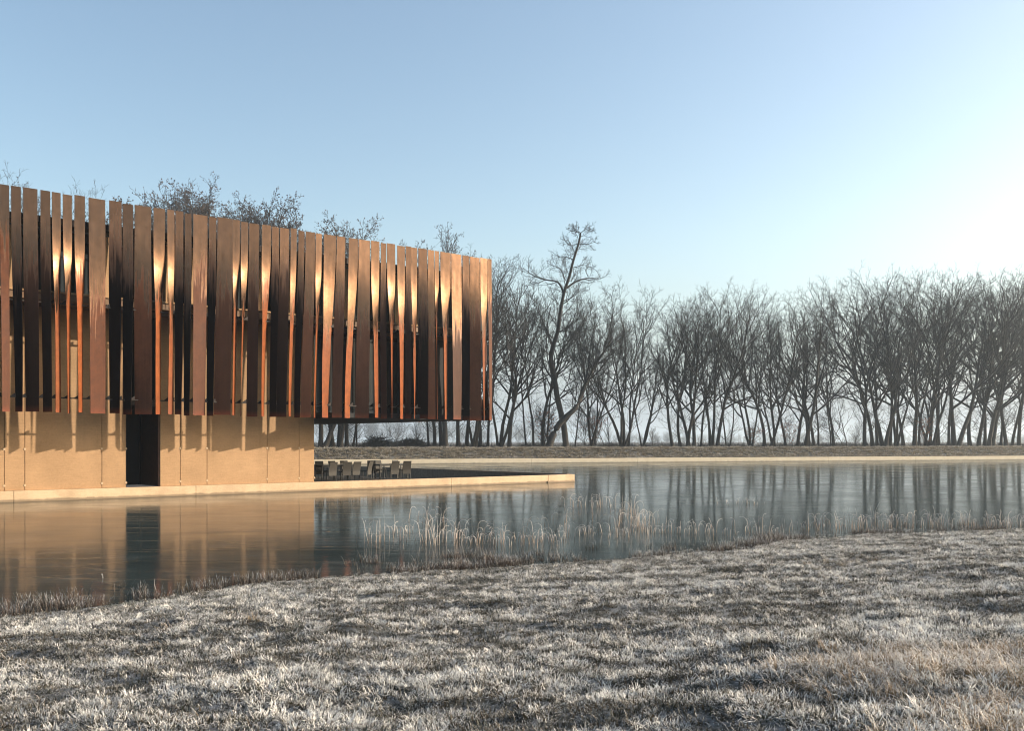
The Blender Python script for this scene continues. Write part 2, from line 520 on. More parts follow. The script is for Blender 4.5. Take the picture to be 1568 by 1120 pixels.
# ------------------------------------------------------------------ far kerb
fk = empty("pond_kerb", FAR0)
tag(fk, "long pale concrete kerb along the far edge of the pond", "kerb")
seg = 12.4
k = -7
while k*seg < 200:
    a = FAR0 + FU*(k*seg+0.01) - FAR0; c = FAR0 + FU*((k+1)*seg-0.01) - FAR0
    m = MB()
    q = [(a, 0), (c, 0), (c, .45), (a, .45)]
    vs = [(p.x+FN.x*w, p.y+FN.y*w, zz) for zz in (-0.7, 0.50) for p, w in q]
    m.add(vs, [(0,3,2,1),(4,5,6,7),(0,1,5,4),(1,2,6,5),(2,3,7,6),(3,0,4,7)])
    m.build("kerb_segment", M_farkerb, fk, bevel=0.012)
    k += 1

# ------------------------------------------------------------------ near kerb, sunken court, terrace
nk = empty("pond_kerb", K(0))
tag(nk, "concrete kerb under the building that runs out to a point in the ice", "kerb")
def loc(tt, b, z):      # coordinates relative to K(0)
    p = K(tt, b, z) - K(0); return (p.x, p.y, z)
def fbox(m, t0, t1, b0, b1, z0, z1, f=loc):
    # t right, b backward (so y axis order keeps the faces outward)
    m.box(t0, t1, b0, b1, z0, z1, f)
cuts = [T0-5, t_at(21), t_at(300, 0), t_at(691, 0), t_at(840, 0), T_TIP]
for a, c in zip(cuts[:-1], cuts[1:]):
    m = MB(); fbox(m, a+0.006, c-0.006, 0, 0.32, -0.7, 0.42); m.build("kerb_segment", M_kerb, nk, bevel=0.012)
# a lower footing step that shows at the tip
m = MB(); fbox(m, t_at(838), T_TIP-0.02, -0.05, 0.0-0.003, -0.7, 0.09); m.build("footing", M_kerb, nk)
m = MB(); fbox(m, T_TIP-0.32, T_TIP, 0.325, 38.3, -0.7, 0.45); m.build("end_wall", M_pit, nk)
m = MB(); fbox(m, T0, T_TIP-0.325, 38.0, 38.3, -0.7, 0.45); m.build("rear_wall", M_pit, nk)
m = MB(); fbox(m, T0, T_TIP-0.33, 0.33, 37.99, -0.7, -0.5)
court = m.build("court_floor", M_deck, nk)

T_TERR = t_at(634, 0.4)
terr = empty("terrace", K(0))
tag(terr, "dark terrace floor beside the wall, carrying the chairs and tables", "terrace")
bb = 0.34; i = 0
while bb < 7.0:
    m = MB(); fbox(m, 0.02, T_TERR, bb, bb+0.235, 0.36, 0.40); m.build("plank", M_deck, terr); bb += 0.245
m = MB(); fbox(m, 0.05, T_TERR-0.05, 0.36, 6.95, -0.5, 0.355); m.build("plinth", M_deck, terr)

# ------------------------------------------------------------------ the building
bld = empty("screened_building", K(0))
tag(bld, "two-storey concrete building wrapped in a screen of twisted weathering steel slats", "building")
WB = 0.17                       # wall face behind the kerb face
DS = 2.05                       # the screen hangs this far in front of the kerb
WTOP = 7.58
seams = [None, 6.4, 38, 156, 193, 'door', 245, 276, 317, 409, 458, None]
edges = [-26.0, t_at(6.4, WB), t_at(38, WB), t_at(156, WB), t_at(193, WB)]
edges2 = [t_at(245, WB), t_at(276, WB), t_at(317, WB), t_at(409, WB), t_at(458, WB), 0.0]
gap = 0.011
extra = [-34, -30, -26.0]
for a, c in list(zip(extra[:-1], extra[1:])) + list(zip(edges[:-1], edges[1:])) + list(zip(edges2[:-1], edges2[1:])):
    m = MB(); fbox(m, a+gap, c-gap, WB, WB+0.30, 0.425, WTOP); m.build("wall_panel", M_wall, bld, bevel=0.006)
    # small round fixings at the foot and below the shadow line
    for zz in (0.62, 2.02):
        cpos = K(c, WB-0.004, zz) - K(0)
        ring = [(cpos.x + U.x*0.045*math.cos(x)+N.x*h, cpos.y + U.y*0.045*math.cos(x)+N.y*h, zz+0.045*math.sin(x)) for h in (0, 0.012) for x in [k*math.pi/6 for k in range(12)]]
        m = MB(); m.add(ring, [tuple(range(12, 24))] + [(k, (k+1) % 12, 12+(k+1) % 12, 12+k) for k in range(12)])
        m.build("fixing", M_kerb, bld)
m = MB(); fbox(m, -34, edges[-1], WB+0.31, 14, 0.43, WTOP-0.02); fbox(m, edges2[0], -0.02, WB+0.31, 14, 0.43, WTOP-0.02)
m.build("core_wall", M_inside, bld)
d0, d1 = edges[-1], edges2[0]
dr = MB(); fbox(dr, d1-0.05, d1+0.008, WB+0.06, 2.6, 0.43, 3.8); dr = dr.build("door_reveal", M_door, bld)
dd = MB(); fbox(dd, d0, d1-0.05, 2.3, 2.4, 0.43, 3.8); dd = dd.build("door", M_glass, bld)
for zt in (d0+0.05, (d0+d1)/2, d1-0.1):
    m = MB(); fbox(m, zt-0.03, zt+0.03, 2.24, 2.295, 0.43, 3.8); m.build("door_frame", M_steel, dd)
m = MB(); fbox(m, d0, d1-0.05, WB+0.05, 2.6, 3.8, 4.0); m.build("door_lintel", M_steel, bld)
# joint backing, so the recessed joints read dark
TE = t_at(752.5, -DS)           # right end of the screen
# mid level gallery and roof, both reaching out to just behind the screen
def slab(name, t0, t1, b0, b1, z0, z1, mat, bev=0.0):
    m = MB(); fbox(m, t0, t1, b0, b1, z0, z1); return m.build(name, mat, bld, bevel=bev)
slab("gallery_floor", -34, TE-0.25, -DS+0.28, 13.8, 7.60, 7.86, M_soffit)
slab("gallery_ledge", -34, TE-0.25, -DS+0.22, -DS+0.42, 7.865, 7.93, M_wall)
slab("roof_slab", -34, TE-0.25, -DS+0.25, 14.2, 10.45, 10.70, M_steel)
slab("floor_slab", 0.03, TE-0.25, -DS+0.15, 13.8, 3.40, 3.62, M_inside)
slab("upper_wall", -34, t_at(740, 1.0), 1.0, 1.2, 7.87, 10.44, M_inside)
slab("upper_rear_wall", -34, TE-2, 13.5, 13.7, 7.87, 10.44, M_inside)
# tall glazing at the upper level, in bays
tt = -33.0
while tt < TE-4:
    m = MB(); fbox(m, tt+0.06, tt+2.34, 0.90, 0.95, 7.95, 10.40); g = m.build("window", M_glass, bld)
    m = MB(); fbox(m, tt-0.05, tt+0.055, 0.86, 0.99, 7.87, 10.44); m.build("window_frame", M_steel, g)
    tt += 2.4
# pale columns standing on the gallery edge
for px in (16, 163, 258, 292, 396, 444, 528.5, 607, 640):
    c = t_at(px, -DS+0.62)
    m = MB(); fbox(m, c-0.17, c+0.17, -DS+0.48, -DS+0.80, 7.935, 10.445); m.build("column", M_wall, bld, bevel=0.01)
# lower level past the concrete wall: dark rooms with an open bay between them
ta, tb, tc, td = 0.05, t_at(597, 0.6), t_at(652, 0.6), TE-0.4
slab("room_wall", ta, tb, 0.6, 0.8, 3.63, 7.59, M_inside)
slab("room_wall", tc, td, 0.6, 0.8, 3.63, 7.59, M_inside)
slab("room_wall", tb-0.2, tb, 0.81, 6.0, 3.63, 7.59, M_inside)
slab("room_wall", tc, tc+0.2, 0.81, 4.0, 3.63, 7.59, M_inside)
for x in (ta+2.4, ta+4.8):
    m = MB(); fbox(m, x-2.3, x, 0.5, 0.56, 3.7, 7.5); m.build("window", M_glass, bld)
# rails that carry the slats
for z0, h, nm in ((3.92, 0.045, "rail"), (7.45, 0.05, "rail"), (10.2, 0.05, "rail")):
    m = MB(); fbox(m, -34, TE-0.1, -DS+0.10, -DS+0.16, z0, z0+h); m.build(nm, M_steel, bld)

# slats: top left, top right, foot left, foot right columns in the photo, twist half way, twist at the foot (deg)
S = [
 (0,14,0,18,16,20),(17,32,22,36,-42,-58),(35.5,57.5,37.5,61,-30,-38),(62,77,65,80,-36,-42),(79.5,93,84,94,44,40),
 (96,110,104,107,55,60),(114,130,120,126,46,50),(135.5,161,138,162,12,14),(167,186,166.5,185,-44,-60),(188,203.6,185,205,-46,-62),
 (206,231,205,234,-26,-30),(235,252.5,238,246,44,48),(256,267,257,266,42,26),(269,281,266,279,-42,-60),(283,293,281,291,-44,-60),
 (296,318,294,315,14,18),(320,331,316,328,-48,-60),(333,356,329,352,-24,-24),(357,368,354,361,44,44),(369,380,368,369.5,55,68),
 (382,397,377,394,-30,-34),(401,415,400,405,42,50),(417,427.5,412,423,-48,-58),(429,443,423,438,-28,-38),(445,454,441,447,34,42),
 (457,466,449,461,-48,-58),(468,482,461,476,-18,-22),(483.5,493,479,485,46,46),(496,514,493,503,24,36),(516,529,507,524,-28,-24),
 (534,548,527,537,26,32),(549.5,567,540,568,-20,-28),(568,581,571.5,581,34,40),(583,591,582,593.5,-36,-38),(592.5,605,598,602.5,44,55),
 (608.6,620,611,618.5,30,38),(621,629,619,631,-36,-40),(630,639,632,637,34,50),(641,654,640,656,-42,-58),(655,664.5,655.5,667,-20,-26),
 (665.5,672,668,671,52,48),(674,689.5,680,686.5,36,44),(691,706.7,694,706.5,10,16),(708,718,708,719,-40,-52),(719,734,720,736,-24,-28),
 (735,746,739,744.5,34,46),(747,752.8,748.5,754,10,20)]
ZB, ZT = 3.39, 11.58
rs = random.Random(11)
def slat_mesh(c0, c1, w, th_m, th_f, phase):
    """two faces and two edges, each its own smooth strip"""
    nseg = 40
    ringF, ringB = [], []
    zl = ZT-ZB
    for i in range(nseg+1):
        q = i/nseg                     # 0 top, 1 foot
        a = np.clip((q-0.10)/0.50, 0, 1); a = a*a*(3-2*a)
        b = np.clip((q-0.60)/0.40, 0, 1); b = b*b*(3-2*b)
        th = R(th_m*a + (th_f-th_m)*b) + R(1.6)*math.sin(5*q+phase)
        c = c0 + (c1-c0)*(0.15*q + 0.85*(q*q*(3-2*q)))
        out = 0.02*math.sin(4*q+phase*2)
        cu, cn = math.cos(th), math.sin(th)
        # local frame: x along U, y along -N
        hx, hy = cu*w/2, cn*w/2       # positive twist turns the face towards +U
        nxn, nyn = cn, -cu
        z = ZT - q*zl - ZB
        ringF.append([(c-hx, -hy+out, z), (c+hx, hy+out, z), (c, out, z)])
        ringB.append((nxn, nyn))
    m = MB(); th2 = 0.006
    nrm = 1
    def P(p, s, i):
        return (p[0]+ringB[i][0]*s, p[1]+ringB[i][1]*s, p[2])
    o = 0
    for s, flip in ((th2, False), (-th2, True)):
        vs = []
        for i in range(nseg+1):
            L, Rr, C = ringF[i]
            vs += [P(L, s, i), P(C, s, i), P(Rr, s, i)]
        fs = []
        for i in range(nseg):
            for k in range(2):
                f = (i*3+k, (i+1)*3+k, (i+1)*3+k+1, i*3+k+1)
                fs.append(f if not flip else f[::-1])
        m.add(vs, fs)
    for side, flip in ((0, True), (1, False)):
        vs = []
        for i in range(nseg+1):
            p = ringF[i][side]; vs += [P(p, th2, i), P(p, -th2, i)]
        m.add(vs, [((i*2, (i+1)*2, (i+1)*2+1, i*2+1) if not flip else (i*2, i*2+1, (i+1)*2+1, (i+1)*2)) for i in range(nseg)])
    for i in (0, nseg):
        L, Rr, C = ringF[i]
        f = (0, 1, 2, 3)
        m.add([P(L, th2, i), P(Rr, th2, i), P(Rr, -th2, i), P(L, -th2, i)], [f])
    return m
ang_u = math.atan2(U.y, U.x)
def painted_shade(th):  # colour by twist: orange towards the sun, shade painted darker away from it
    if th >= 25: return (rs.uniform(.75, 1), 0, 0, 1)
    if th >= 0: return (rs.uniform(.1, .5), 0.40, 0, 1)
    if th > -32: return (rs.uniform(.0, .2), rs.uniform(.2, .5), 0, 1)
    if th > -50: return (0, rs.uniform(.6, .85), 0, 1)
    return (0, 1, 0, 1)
def put_slat(c0, c1, w, thm, thf, b=-DS, dz=0.0, base=None, rz=None):
    cm = (c0+c1)/2
    m = slat_mesh(c0-cm, c1-cm, w, thm, thf, rs.random()*6)
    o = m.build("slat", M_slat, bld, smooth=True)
    o.color = painted_shade(thf)
    if base is None:
        p = K(cm, b) - K(0); o.location = (p.x, p.y, ZB+dz); o.rotation_euler = (0, 0, ang_u)
    else:
        o.location = base; o.rotation_euler = (0, 0, rz)
    return o
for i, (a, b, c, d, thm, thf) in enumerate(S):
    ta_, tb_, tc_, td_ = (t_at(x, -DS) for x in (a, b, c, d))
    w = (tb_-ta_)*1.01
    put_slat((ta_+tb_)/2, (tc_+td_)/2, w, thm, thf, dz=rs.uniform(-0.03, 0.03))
    # bracket between rail and slat
    for z0, pr in ((3.965, 1.0), (7.5, 0.5)):
        if rs.random() < pr:
            cc = tc_ if z0 < 5 else (ta_+tc_)/2
            m = MB()
            vs = [loc(cc-0.11, -DS+0.1, z0), loc(cc+0.07, -DS+0.1, z0), loc(cc+0.07, -DS+0.1, z0+0.13), loc(cc-0.11, -DS+0.15, z0), loc(cc+0.07, -DS+0.15, z0), loc(cc+0.07, -DS+0.15, z0+0.13)]
            m.add(vs, [(0,1,2),(5,4,3),(0,3,4,1),(1,4,5,2),(2,5,3,0)]); m.build("bracket", M_steel, bld)
# the screen goes on past the left of the picture and round the right-hand end
tt = t_at(0, -DS)-0.05
while tt > -30:
    w = rs.uniform(0.34, 0.62); th = rs.choice([-55, -30, 15, 45, -40])
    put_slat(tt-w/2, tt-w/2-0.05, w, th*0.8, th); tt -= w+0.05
qq = 0.45
while qq < 7.0:
    w = rs.uniform(0.35, 0.6); p = K(TE-0.02, -DS+qq) - K(0)
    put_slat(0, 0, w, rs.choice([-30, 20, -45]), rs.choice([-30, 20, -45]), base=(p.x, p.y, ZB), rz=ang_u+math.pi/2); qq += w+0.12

# ------------------------------------------------------------------ chairs and tables on the terrace
def make_chair():
    r = empty("terrace_chair", (0, 0, 0))
    m = MB(); m.box(-.225, .225, -.22, .23, .42, .465); m.build("seat", M_wicker, r, bevel=0.012)
    m = MB(); n = 8
    for s in (0.0, 0.03):
        m.add([(x, -.215 - 0.13*(i/n)**1.4 - s, .44 + .48*i/n) for i in range(n+1) for x in (-.225+.012*(i/n), .225-.012*(i/n))], [])
    L = (n+1)*2
    for i in range(n):
        a = 2*i
        m.f += [(a, a+1, a+3, a+2), (L+a, L+a+2, L+a+3, L+a+1), (a, a+2, L+a+2, L+a), (a+1, L+a+1, L+a+3, a+3)]
    m.f += [(0, L, L+1, 1), (2*n, 2*n+1, L+2*n+1, L+2*n)]
    m.build("backrest", M_wicker, r)
    # woven skirt under the seat at the rear
    m = MB(); m.box(-.222, .222, -.245, -.217, .26, .44); m.build("apron", M_wicker, r)
    for sx in (-1, 1):
        for y0, y1 in ((-.225, -.25), (.20, .215)):
            m = MB(); m.tube([(sx*.20, y0, .42), (sx*.205, y1, 0.0)], [.018, .014], 6, True); m.build("leg", M_chairleg, r)
    return r
def make_table():
    r = empty("terrace_table", (0, 0, 0))
    m = MB(); m.box(-.38, .38, -.38, .38, .715, .745); m.build("tabletop", M_table, r, bevel=0.006)
    m = MB(); m.box(-.34, .34, -.34, .34, .665, .712); m.build("frame", M_chairleg, r)
    for sx in (-1, 1):
        for sy in (-1, 1):
            m = MB(); m.box(sx*.33-.02, sx*.33+.02, sy*.33-.02, sy*.33+.02, 0, .664); m.build("leg", M_chairleg, r)
    return r
back_in = ang_u            # chair's +y axis points away from the pond edge (along -N)
chairs = [  # column, distance behind kerb, turn, label
 (505, 1.0, 4, "wicker chair nearest the concrete wall, back turned to the pond kerb"),
 (528, 1.05, -6, "wicker chair second from the concrete wall, back turned to the kerb"),
 (541.5, 1.25, 3, "wicker chair third from the concrete wall, its back overlapped on the left"),
 (559, 1.2, 32, "front wicker chair turned at an angle in the middle of the terrace"),
 (601, 1.1, -4, "front wicker chair second from the terrace's open end"),
 (620, 1.1, -12, "wicker chair at the open end of the terrace"),
 (492, 3.0, 170, "rear wicker chair facing the pond, half hidden by the concrete wall's corner"),
 (514, 3.1, 186, "rear wicker chair facing the pond behind the first two front chairs"),
 (531, 3.4, 176, "rear wicker chair seen between the second and third front chairs"),
 (569, 2.7, 150, "rear wicker chair standing just right of the angled front chair"),
 (583, 3.2, 178, "rear wicker chair facing the pond across the table near the open end"),
 (612, 3.3, 190, "rear wicker chair behind the last two front chairs")]
ch0 = make_chair(); used = False
for px, b, turn, lab in chairs:
    c = ch0 if not used else copy_tree(ch0); used = True
    c.location = K(t_at(px, b), b, 0.401); c.rotation_euler = (0, 0, back_in + R(turn))
    tag(c, lab, "chair", "wicker chairs on the terrace")
tb0 = make_table(); used = False
for px, b, lab in ((497, 2.0, "dark square table beside the concrete wall"), (519, 2.0, "dark square table between the first front and rear chairs"),
                   (536, 2.15, "dark square table behind the third front chair"), (585, 2.1, "dark square table in the gap in the front row of chairs"),
                   (611, 2.15, "dark square table nearest the open end of the terrace")):
    c = tb0 if not used else copy_tree(tb0); used = True
    c.location = K(t_at(px, b), b, 0.401); c.rotation_euler = (0, 0, ang_u)
    tag(c, lab, "table", "square tables on the terrace")

# rust coloured housing in the bank
p = on_ice(773, 709.6); e = 1.7
bx = empty("drain_housing", (p.x+FN.x*e, p.y+FN.y*e, 0.55), math.atan2(FU.y, FU.x))
tag(bx, "low rust coloured steel box set into the grassy bank behind the far kerb", "drain housing")
m = MB(); m.box(-.75, .75, 0, .06, 0, .47); m.build("front_plate", M_rustbox, bx)
m = MB(); m.box(-.75, .75, .065, 1.1, .36, .41); m.build("cover", M_rustbox, bx)
for s in (-1, 1):
    m = MB(); m.box(s*.72-.03, s*.72+.03, .065, 1.1, -0.2, .355); m.build("side_plate", M_rustbox, bx)

# ------------------------------------------------------------------ trees
def vec(a): return Vector(a)
UP = Vector((0, 0, 1))
def rot_dir(d, ang, az):
    ref = Vector((1, 0, 0)) if abs(d.z) > 0.8 else UP
    a = d.cross(ref).normalized(); b = d.cross(a)
    s = a*math.cos(az) + b*math.sin(az)
    return (d*math.cos(ang) + s*math.sin(ang)).normalized()
NSEG = [12, 8, 5, 4, 3, 2]
class Grower:
    def __init__(s, seed, wander=(.07, .11, .12, .12, .12, .1), trop=(.02, .050, .045, .04, .02, 0), dots=0, twig=0.0100, fan=1.0, droop=0.0):
        s.r = random.Random(seed); s.tr = MB(); s.cr = MB(); s.dt = MB(); s.w = wander; s.tp = trop; s.dots = dots; s.twig = twig; s.fan = fan
    def line(s, p, d, L, lvl):
        n = NSEG[lvl]; pts = [p.copy()]; r = s.r
        bend = Vector((r.gauss(0, 1), r.gauss(0, 1), 0))*s.w[lvl]*0.25
        for i in range(n):
            d = (d + Vector((r.gauss(0, 1), r.gauss(0, 1), r.gauss(0, .6)))*s.w[lvl] + bend + UP*s.tp[lvl]*1.6).normalized()
            p = p + d*(L/n); pts.append(p.copy())
        return pts
    def emit(s, pts, rads, lvl):
        mb = s.tr if lvl == 0 else s.cr
        mb.tube(pts, rads, (7, 5, 4, 3, 3, 3)[lvl])
    def branch(s, pts, r0, lvl, L, cfg, tmin=0.3, r1=None):
        n = len(pts)-1
        r1 = r1 if r1 is not None else max(s.twig*0.6, r0*(0.28 if lvl == 0 else 0.35))
        rads = [r0 + (r1-r0)*(i/n)**0.85 for i in range(n+1)]
        if lvl == 0: rads[0] *= 1.35
        s.emit(pts, rads, lvl)
        if lvl >= cfg['max']:
            if s.dots:
                for _ in range(s.dots):
                    q = pts[s.r.randrange(1, n+1)] + Vector((s.r.gauss(0, .05), s.r.gauss(0, .05), s.r.gauss(0, .05)))
                    a = s.r.uniform(.035, .075); t_ = s.r.uniform(0, 3)
                    s.dt.add([q+Vector((a*math.cos(t_), a*math.sin(t_), -a)), q+Vector((-a*math.cos(t_), a, -a)), q+Vector((0, -a, -a*.6)), q+Vector((0, 0, a))], [(0,1,3),(1,2,3),(2,0,3),(2,1,0)])
            return
        num = cfg['n'][lvl]
        num = max(2, int(num*s.r.uniform(.8, 1.2)))
        az = s.r.uniform(0, 6.28)
        for k in range(num):
            f = tmin + (1-tmin)*((k+s.r.random())/num)
            f = min(f, 0.999)
            x = f*n; i = int(x); q = pts[i].lerp(pts[i+1], x-i)
            d = (pts[i+1]-pts[i]).normalized()
            az += 2.4 + s.r.uniform(-.5, .5)
            lo, hi = cfg['ang'][lvl]
            dd = rot_dir(d, R(s.r.uniform(lo, hi))*s.fan, az)
            if lvl == 0:
                prof = cfg.get('prof', lambda f: (.55+1.3*f)*(1.25-f)*1.1)(f)
                LL = cfg['len']*prof*s.r.uniform(.75, 1.15)
            else:
                LL = L*cfg['ratio'][lvl]*(1.15-0.6*f)*s.r.uniform(.7, 1.2)
            rr = max(s.twig, min(rads[i]*0.75, LL*0.020))
            ch = s.line(q, dd, LL, lvl+1)
            s.branch(ch, rr, lvl+1, LL, cfg, tmin=cfg['tmin'][lvl])
CFG = dict(max=4, n=(18, 6, 5, 3), ang=((24, 58), (26, 55), (28, 60), (28, 65)), len=8.0, ratio=(0, .52, .52, .52), tmin=(.16, .12, .1, .1))

def finish(g, name="bare_tree"):
    r = empty(name, (0, 0, 0))
    g.tr.build("trunk", M_bark, r, smooth=True)
    c = g.cr.build("crown", M_twig, r, smooth=True)
    if g.dt.v: g.dt.build("seed_cones", M_catkin, c)
    return r
def proto_single(seed, H=20, r0=.19, clear=.24, dots=0, length=7.5, fan=1.0, n0=17, prof=None, curve=0.0):
    g = Grower(seed, dots=dots, fan=fan)
    c = dict(CFG); c['len'] = length; c['n'] = (int(n0*1.1), 6, 5, 3)
    if prof: c['prof'] = prof
    r = g.r
    pts = [Vector((0, 0, -.3))]; d = Vector((r.uniform(-.08, .08), r.uniform(-.05, .05), 1)).normalized(); p = pts[0]
    n = 14; bend = Vector((r.uniform(-.03, .03)+curve*.02, r.uniform(-.02, .02), 0))
    for i in range(n):
        d = (d + Vector((r.gauss(0, .085), r.gauss(0, .06), 0)) + bend + UP*.03).normalized()
        p = p + d*(H*.9/n); pts.append(p)
    g.branch(pts, r0, 0, H, c, tmin=clear, r1=.03)
    # a few thin low shoots
    for _ in range(9):
        f = r.uniform(.06, clear); x = f*n; i = int(x); q = pts[i].lerp(pts[i+1], x-i)
        L = r.uniform(1.6, 4.5); ch = g.line(q, rot_dir(UP, R(r.uniform(35, 75)), r.uniform(0, 6.28)), L, 2)
        g.branch(ch, .028, 2, L, c, tmin=.2)
    return finish(g)
def proto_multi(seed, H=19, stems=3, r0=.19, spread=12, length=6.5, clear=.25):
    g = Grower(seed)
    c = dict(CFG); c['len'] = length; c['n'] = (11, 6, 5, 3)
    r = g.r; az = r.uniform(0, 6.28)
    for s_ in range(stems):
        az += 6.28/stems + r.uniform(-.4, .4)
        d = rot_dir(UP, R(spread*r.uniform(.6, 1.4)), az); p = Vector((math.cos(az)*.16, math.sin(az)*.16, -.3)); pts = [p]
        Hh = H*r.uniform(.78, 1.0); n = 13
        for i in range(n):
            d = (d + Vector((r.gauss(0, .09), r.gauss(0, .07), 0)) + UP*.04).normalized(); p = p + d*(Hh*.9/n); pts.append(p)
        g.branch(pts, r0*r.uniform(.75, 1.1), 0, Hh, c, tmin=clear, r1=.025)
    return finish(g)
def proto_dome(seed, dots=1):
    g = Grower(seed, dots=dots, twig=.013); r = g.r
    c = dict(max=4, n=(19, 12, 8, 5), ang=((12, 64), (25, 60), (28, 60), (28, 65)), len=8.5, ratio=(0, .5, .5, .5), tmin=(.25, .12, .1, .1), prof=lambda f: .85+.15*f)
    pts = [Vector((0, 0, -.3))]; d = UP.copy(); p = pts[0]
    for i in range(12):
        d = (d+Vector((r.gauss(0, .05), r.gauss(0, .05), .03))).normalized(); p = p+d*1.1; pts.append(p)
    g.branch(pts, .25, 0, 20, c, tmin=.55, r1=.12)
    return finish(g)
def proto_sapling(seed, H=6, leaves=False):
    g = Grower(seed, twig=.010); r = g.r
    c = dict(max=3, n=(12, 6, 4, 3), ang=((30, 60), (25, 50), (25, 55), (20, 50)), len=H*.42, ratio=(0, .5, .5, .5), tmin=(.2, .15, .1, .1))
    for s_ in range(r.choice((2, 3))):
        p = Vector((r.uniform(-.2, .2), r.uniform(-.2, .2), -.2)); d = rot_dir(UP, R(r.uniform(2, 16)), r.uniform(0, 6.28)); pts = [p]
        for i in range(8):
            d = (d+Vector((r.gauss(0, .09), r.gauss(0, .09), .05))).normalized(); p = p+d*H*r.uniform(.08, .12); pts.append(p)
        g.branch(pts, .045, 0, H, c, tmin=.15, r1=.012)
    rt = finish(g, "sapling")
    if leaves:
        m = MB()
        vs = g.cr.v
        for _ in range(520):
            q = Vector(vs[int(len(vs)*r.random())])
            if q.z > H*.75: continue
            q = q + Vector((r.gauss(0, .1), r.gauss(0, .1), r.gauss(0, .1)))
            a = r.uniform(.07, .13); x = r.uniform(0, 6.28); tl = r.uniform(-.8, .8)
            ax = Vector((math.cos(x), math.sin(x), tl)).normalized()*a; bx_ = Vector((-math.sin(x), math.cos(x), r.uniform(-1, 0.3))).normalized()*a*.6
            m.add([q-ax, q-bx_+Vector((0,0,.02)), q+ax, q+bx_+Vector((0,0,.02))], [(0, 1, 2, 3)])
        lv = m.build("leaves", M_rustleaf, rt); lv["kind"] = "stuff"
    return rt

protos = {
 'a': proto_single(1, 20, .27), 'b': proto_single(2, 20, .23, .26, length=7), 'c': proto_single(3, 20, .29, .2, length=8.5), 'd': proto_single(4, 20, .20, .3, length=6.2, n0=15),
 'e': proto_single(21, 20, .23, .22, length=7.2, curve=1.2),
 'm': proto_multi(5), 'n': proto_multi(6, stems=4, spread=15), 'o': proto_multi(7, stems=2, spread=10, r0=.24),
 's': proto_single(8, 17, .14, .40, length=4.5, n0=12), 't': proto_single(9, 17, .12, .5, length=4.2, n0=11),
 'k': proto_dome(10, 2), 'l': proto_dome(14, 1),
 'p': proto_sapling(31, 6), 'q': proto_sapling(32, 5), 'r': proto_sapling(33, 5.5, True), 'v': proto_sapling(35, 4.6, True)}
PH = dict(a=20, b=20, c=20, d=20, e=20, m=19, n=19, o=19, s=17, t=17, k=20, l=20, p=6, q=5, r=5.5, v=4.6)
proto_used = set()
for k_, o in list(protos.items()):     # true height of each form
    zmax = max(v.co.z for ch in o.children for v in ch.data.vertices)
    PH[k_] = zmax

def far_depth(px, e):
    """depth at which column px crosses the line e metres behind the far kerb"""
    s = (px-784.0)/F; q = FAR0 + FN*e
    tt_ = (s*q.y - q.x)/(FU.x - s*FU.y)
    return q.y + FU.y*tt_
def plant(kind, px, ytop, e, lean=0.0, girth=1.0, rz=None, sway=0.0):
    D = far_depth(px, e); x = (px-784.0)/F*D
    gz = float(ground_z(x, D))
    ht = EYE + (HZ-ytop)/F*D - gz
    s = ht/PH[kind]
    src = protos[kind]
    if kind in proto_used: o = copy_tree(src)
    else: o = src; proto_used.add(kind)
    o.location = (x, D, gz-0.05)
    sc_ = max(s, 0.2)
    o.scale = (sc_*girth**.5, sc_*girth**.5, sc_)
    o.rotation_mode = 'XYZ'
    rz = rz if rz is not None else rs.uniform(0, 6.28)
    from mathutils import Matrix
    o.rotation_euler = (Matrix.Rotation(R(lean), 3, 'Y') @ Matrix.Rotation(R(sway), 3, 'X') @ Matrix.Rotation(rz, 3, 'Z')).to_euler()
    return o

ORD = ["first", "second", "third", "fourth", "fifth", "sixth", "seventh", "eighth", "ninth", "tenth", "eleventh", "twelfth", "thirteenth", "fourteenth", "fifteenth", "sixteenth", "seventeenth", "eighteenth", "nineteenth", "twentieth"]
def lean_word(l):
    if l > 9: return "leaning far right"
    if l > 3: return "leaning slightly right"
    if l < -9: return "leaning far left"
    if l < -3: return "leaning slightly left"
    return "standing upright"
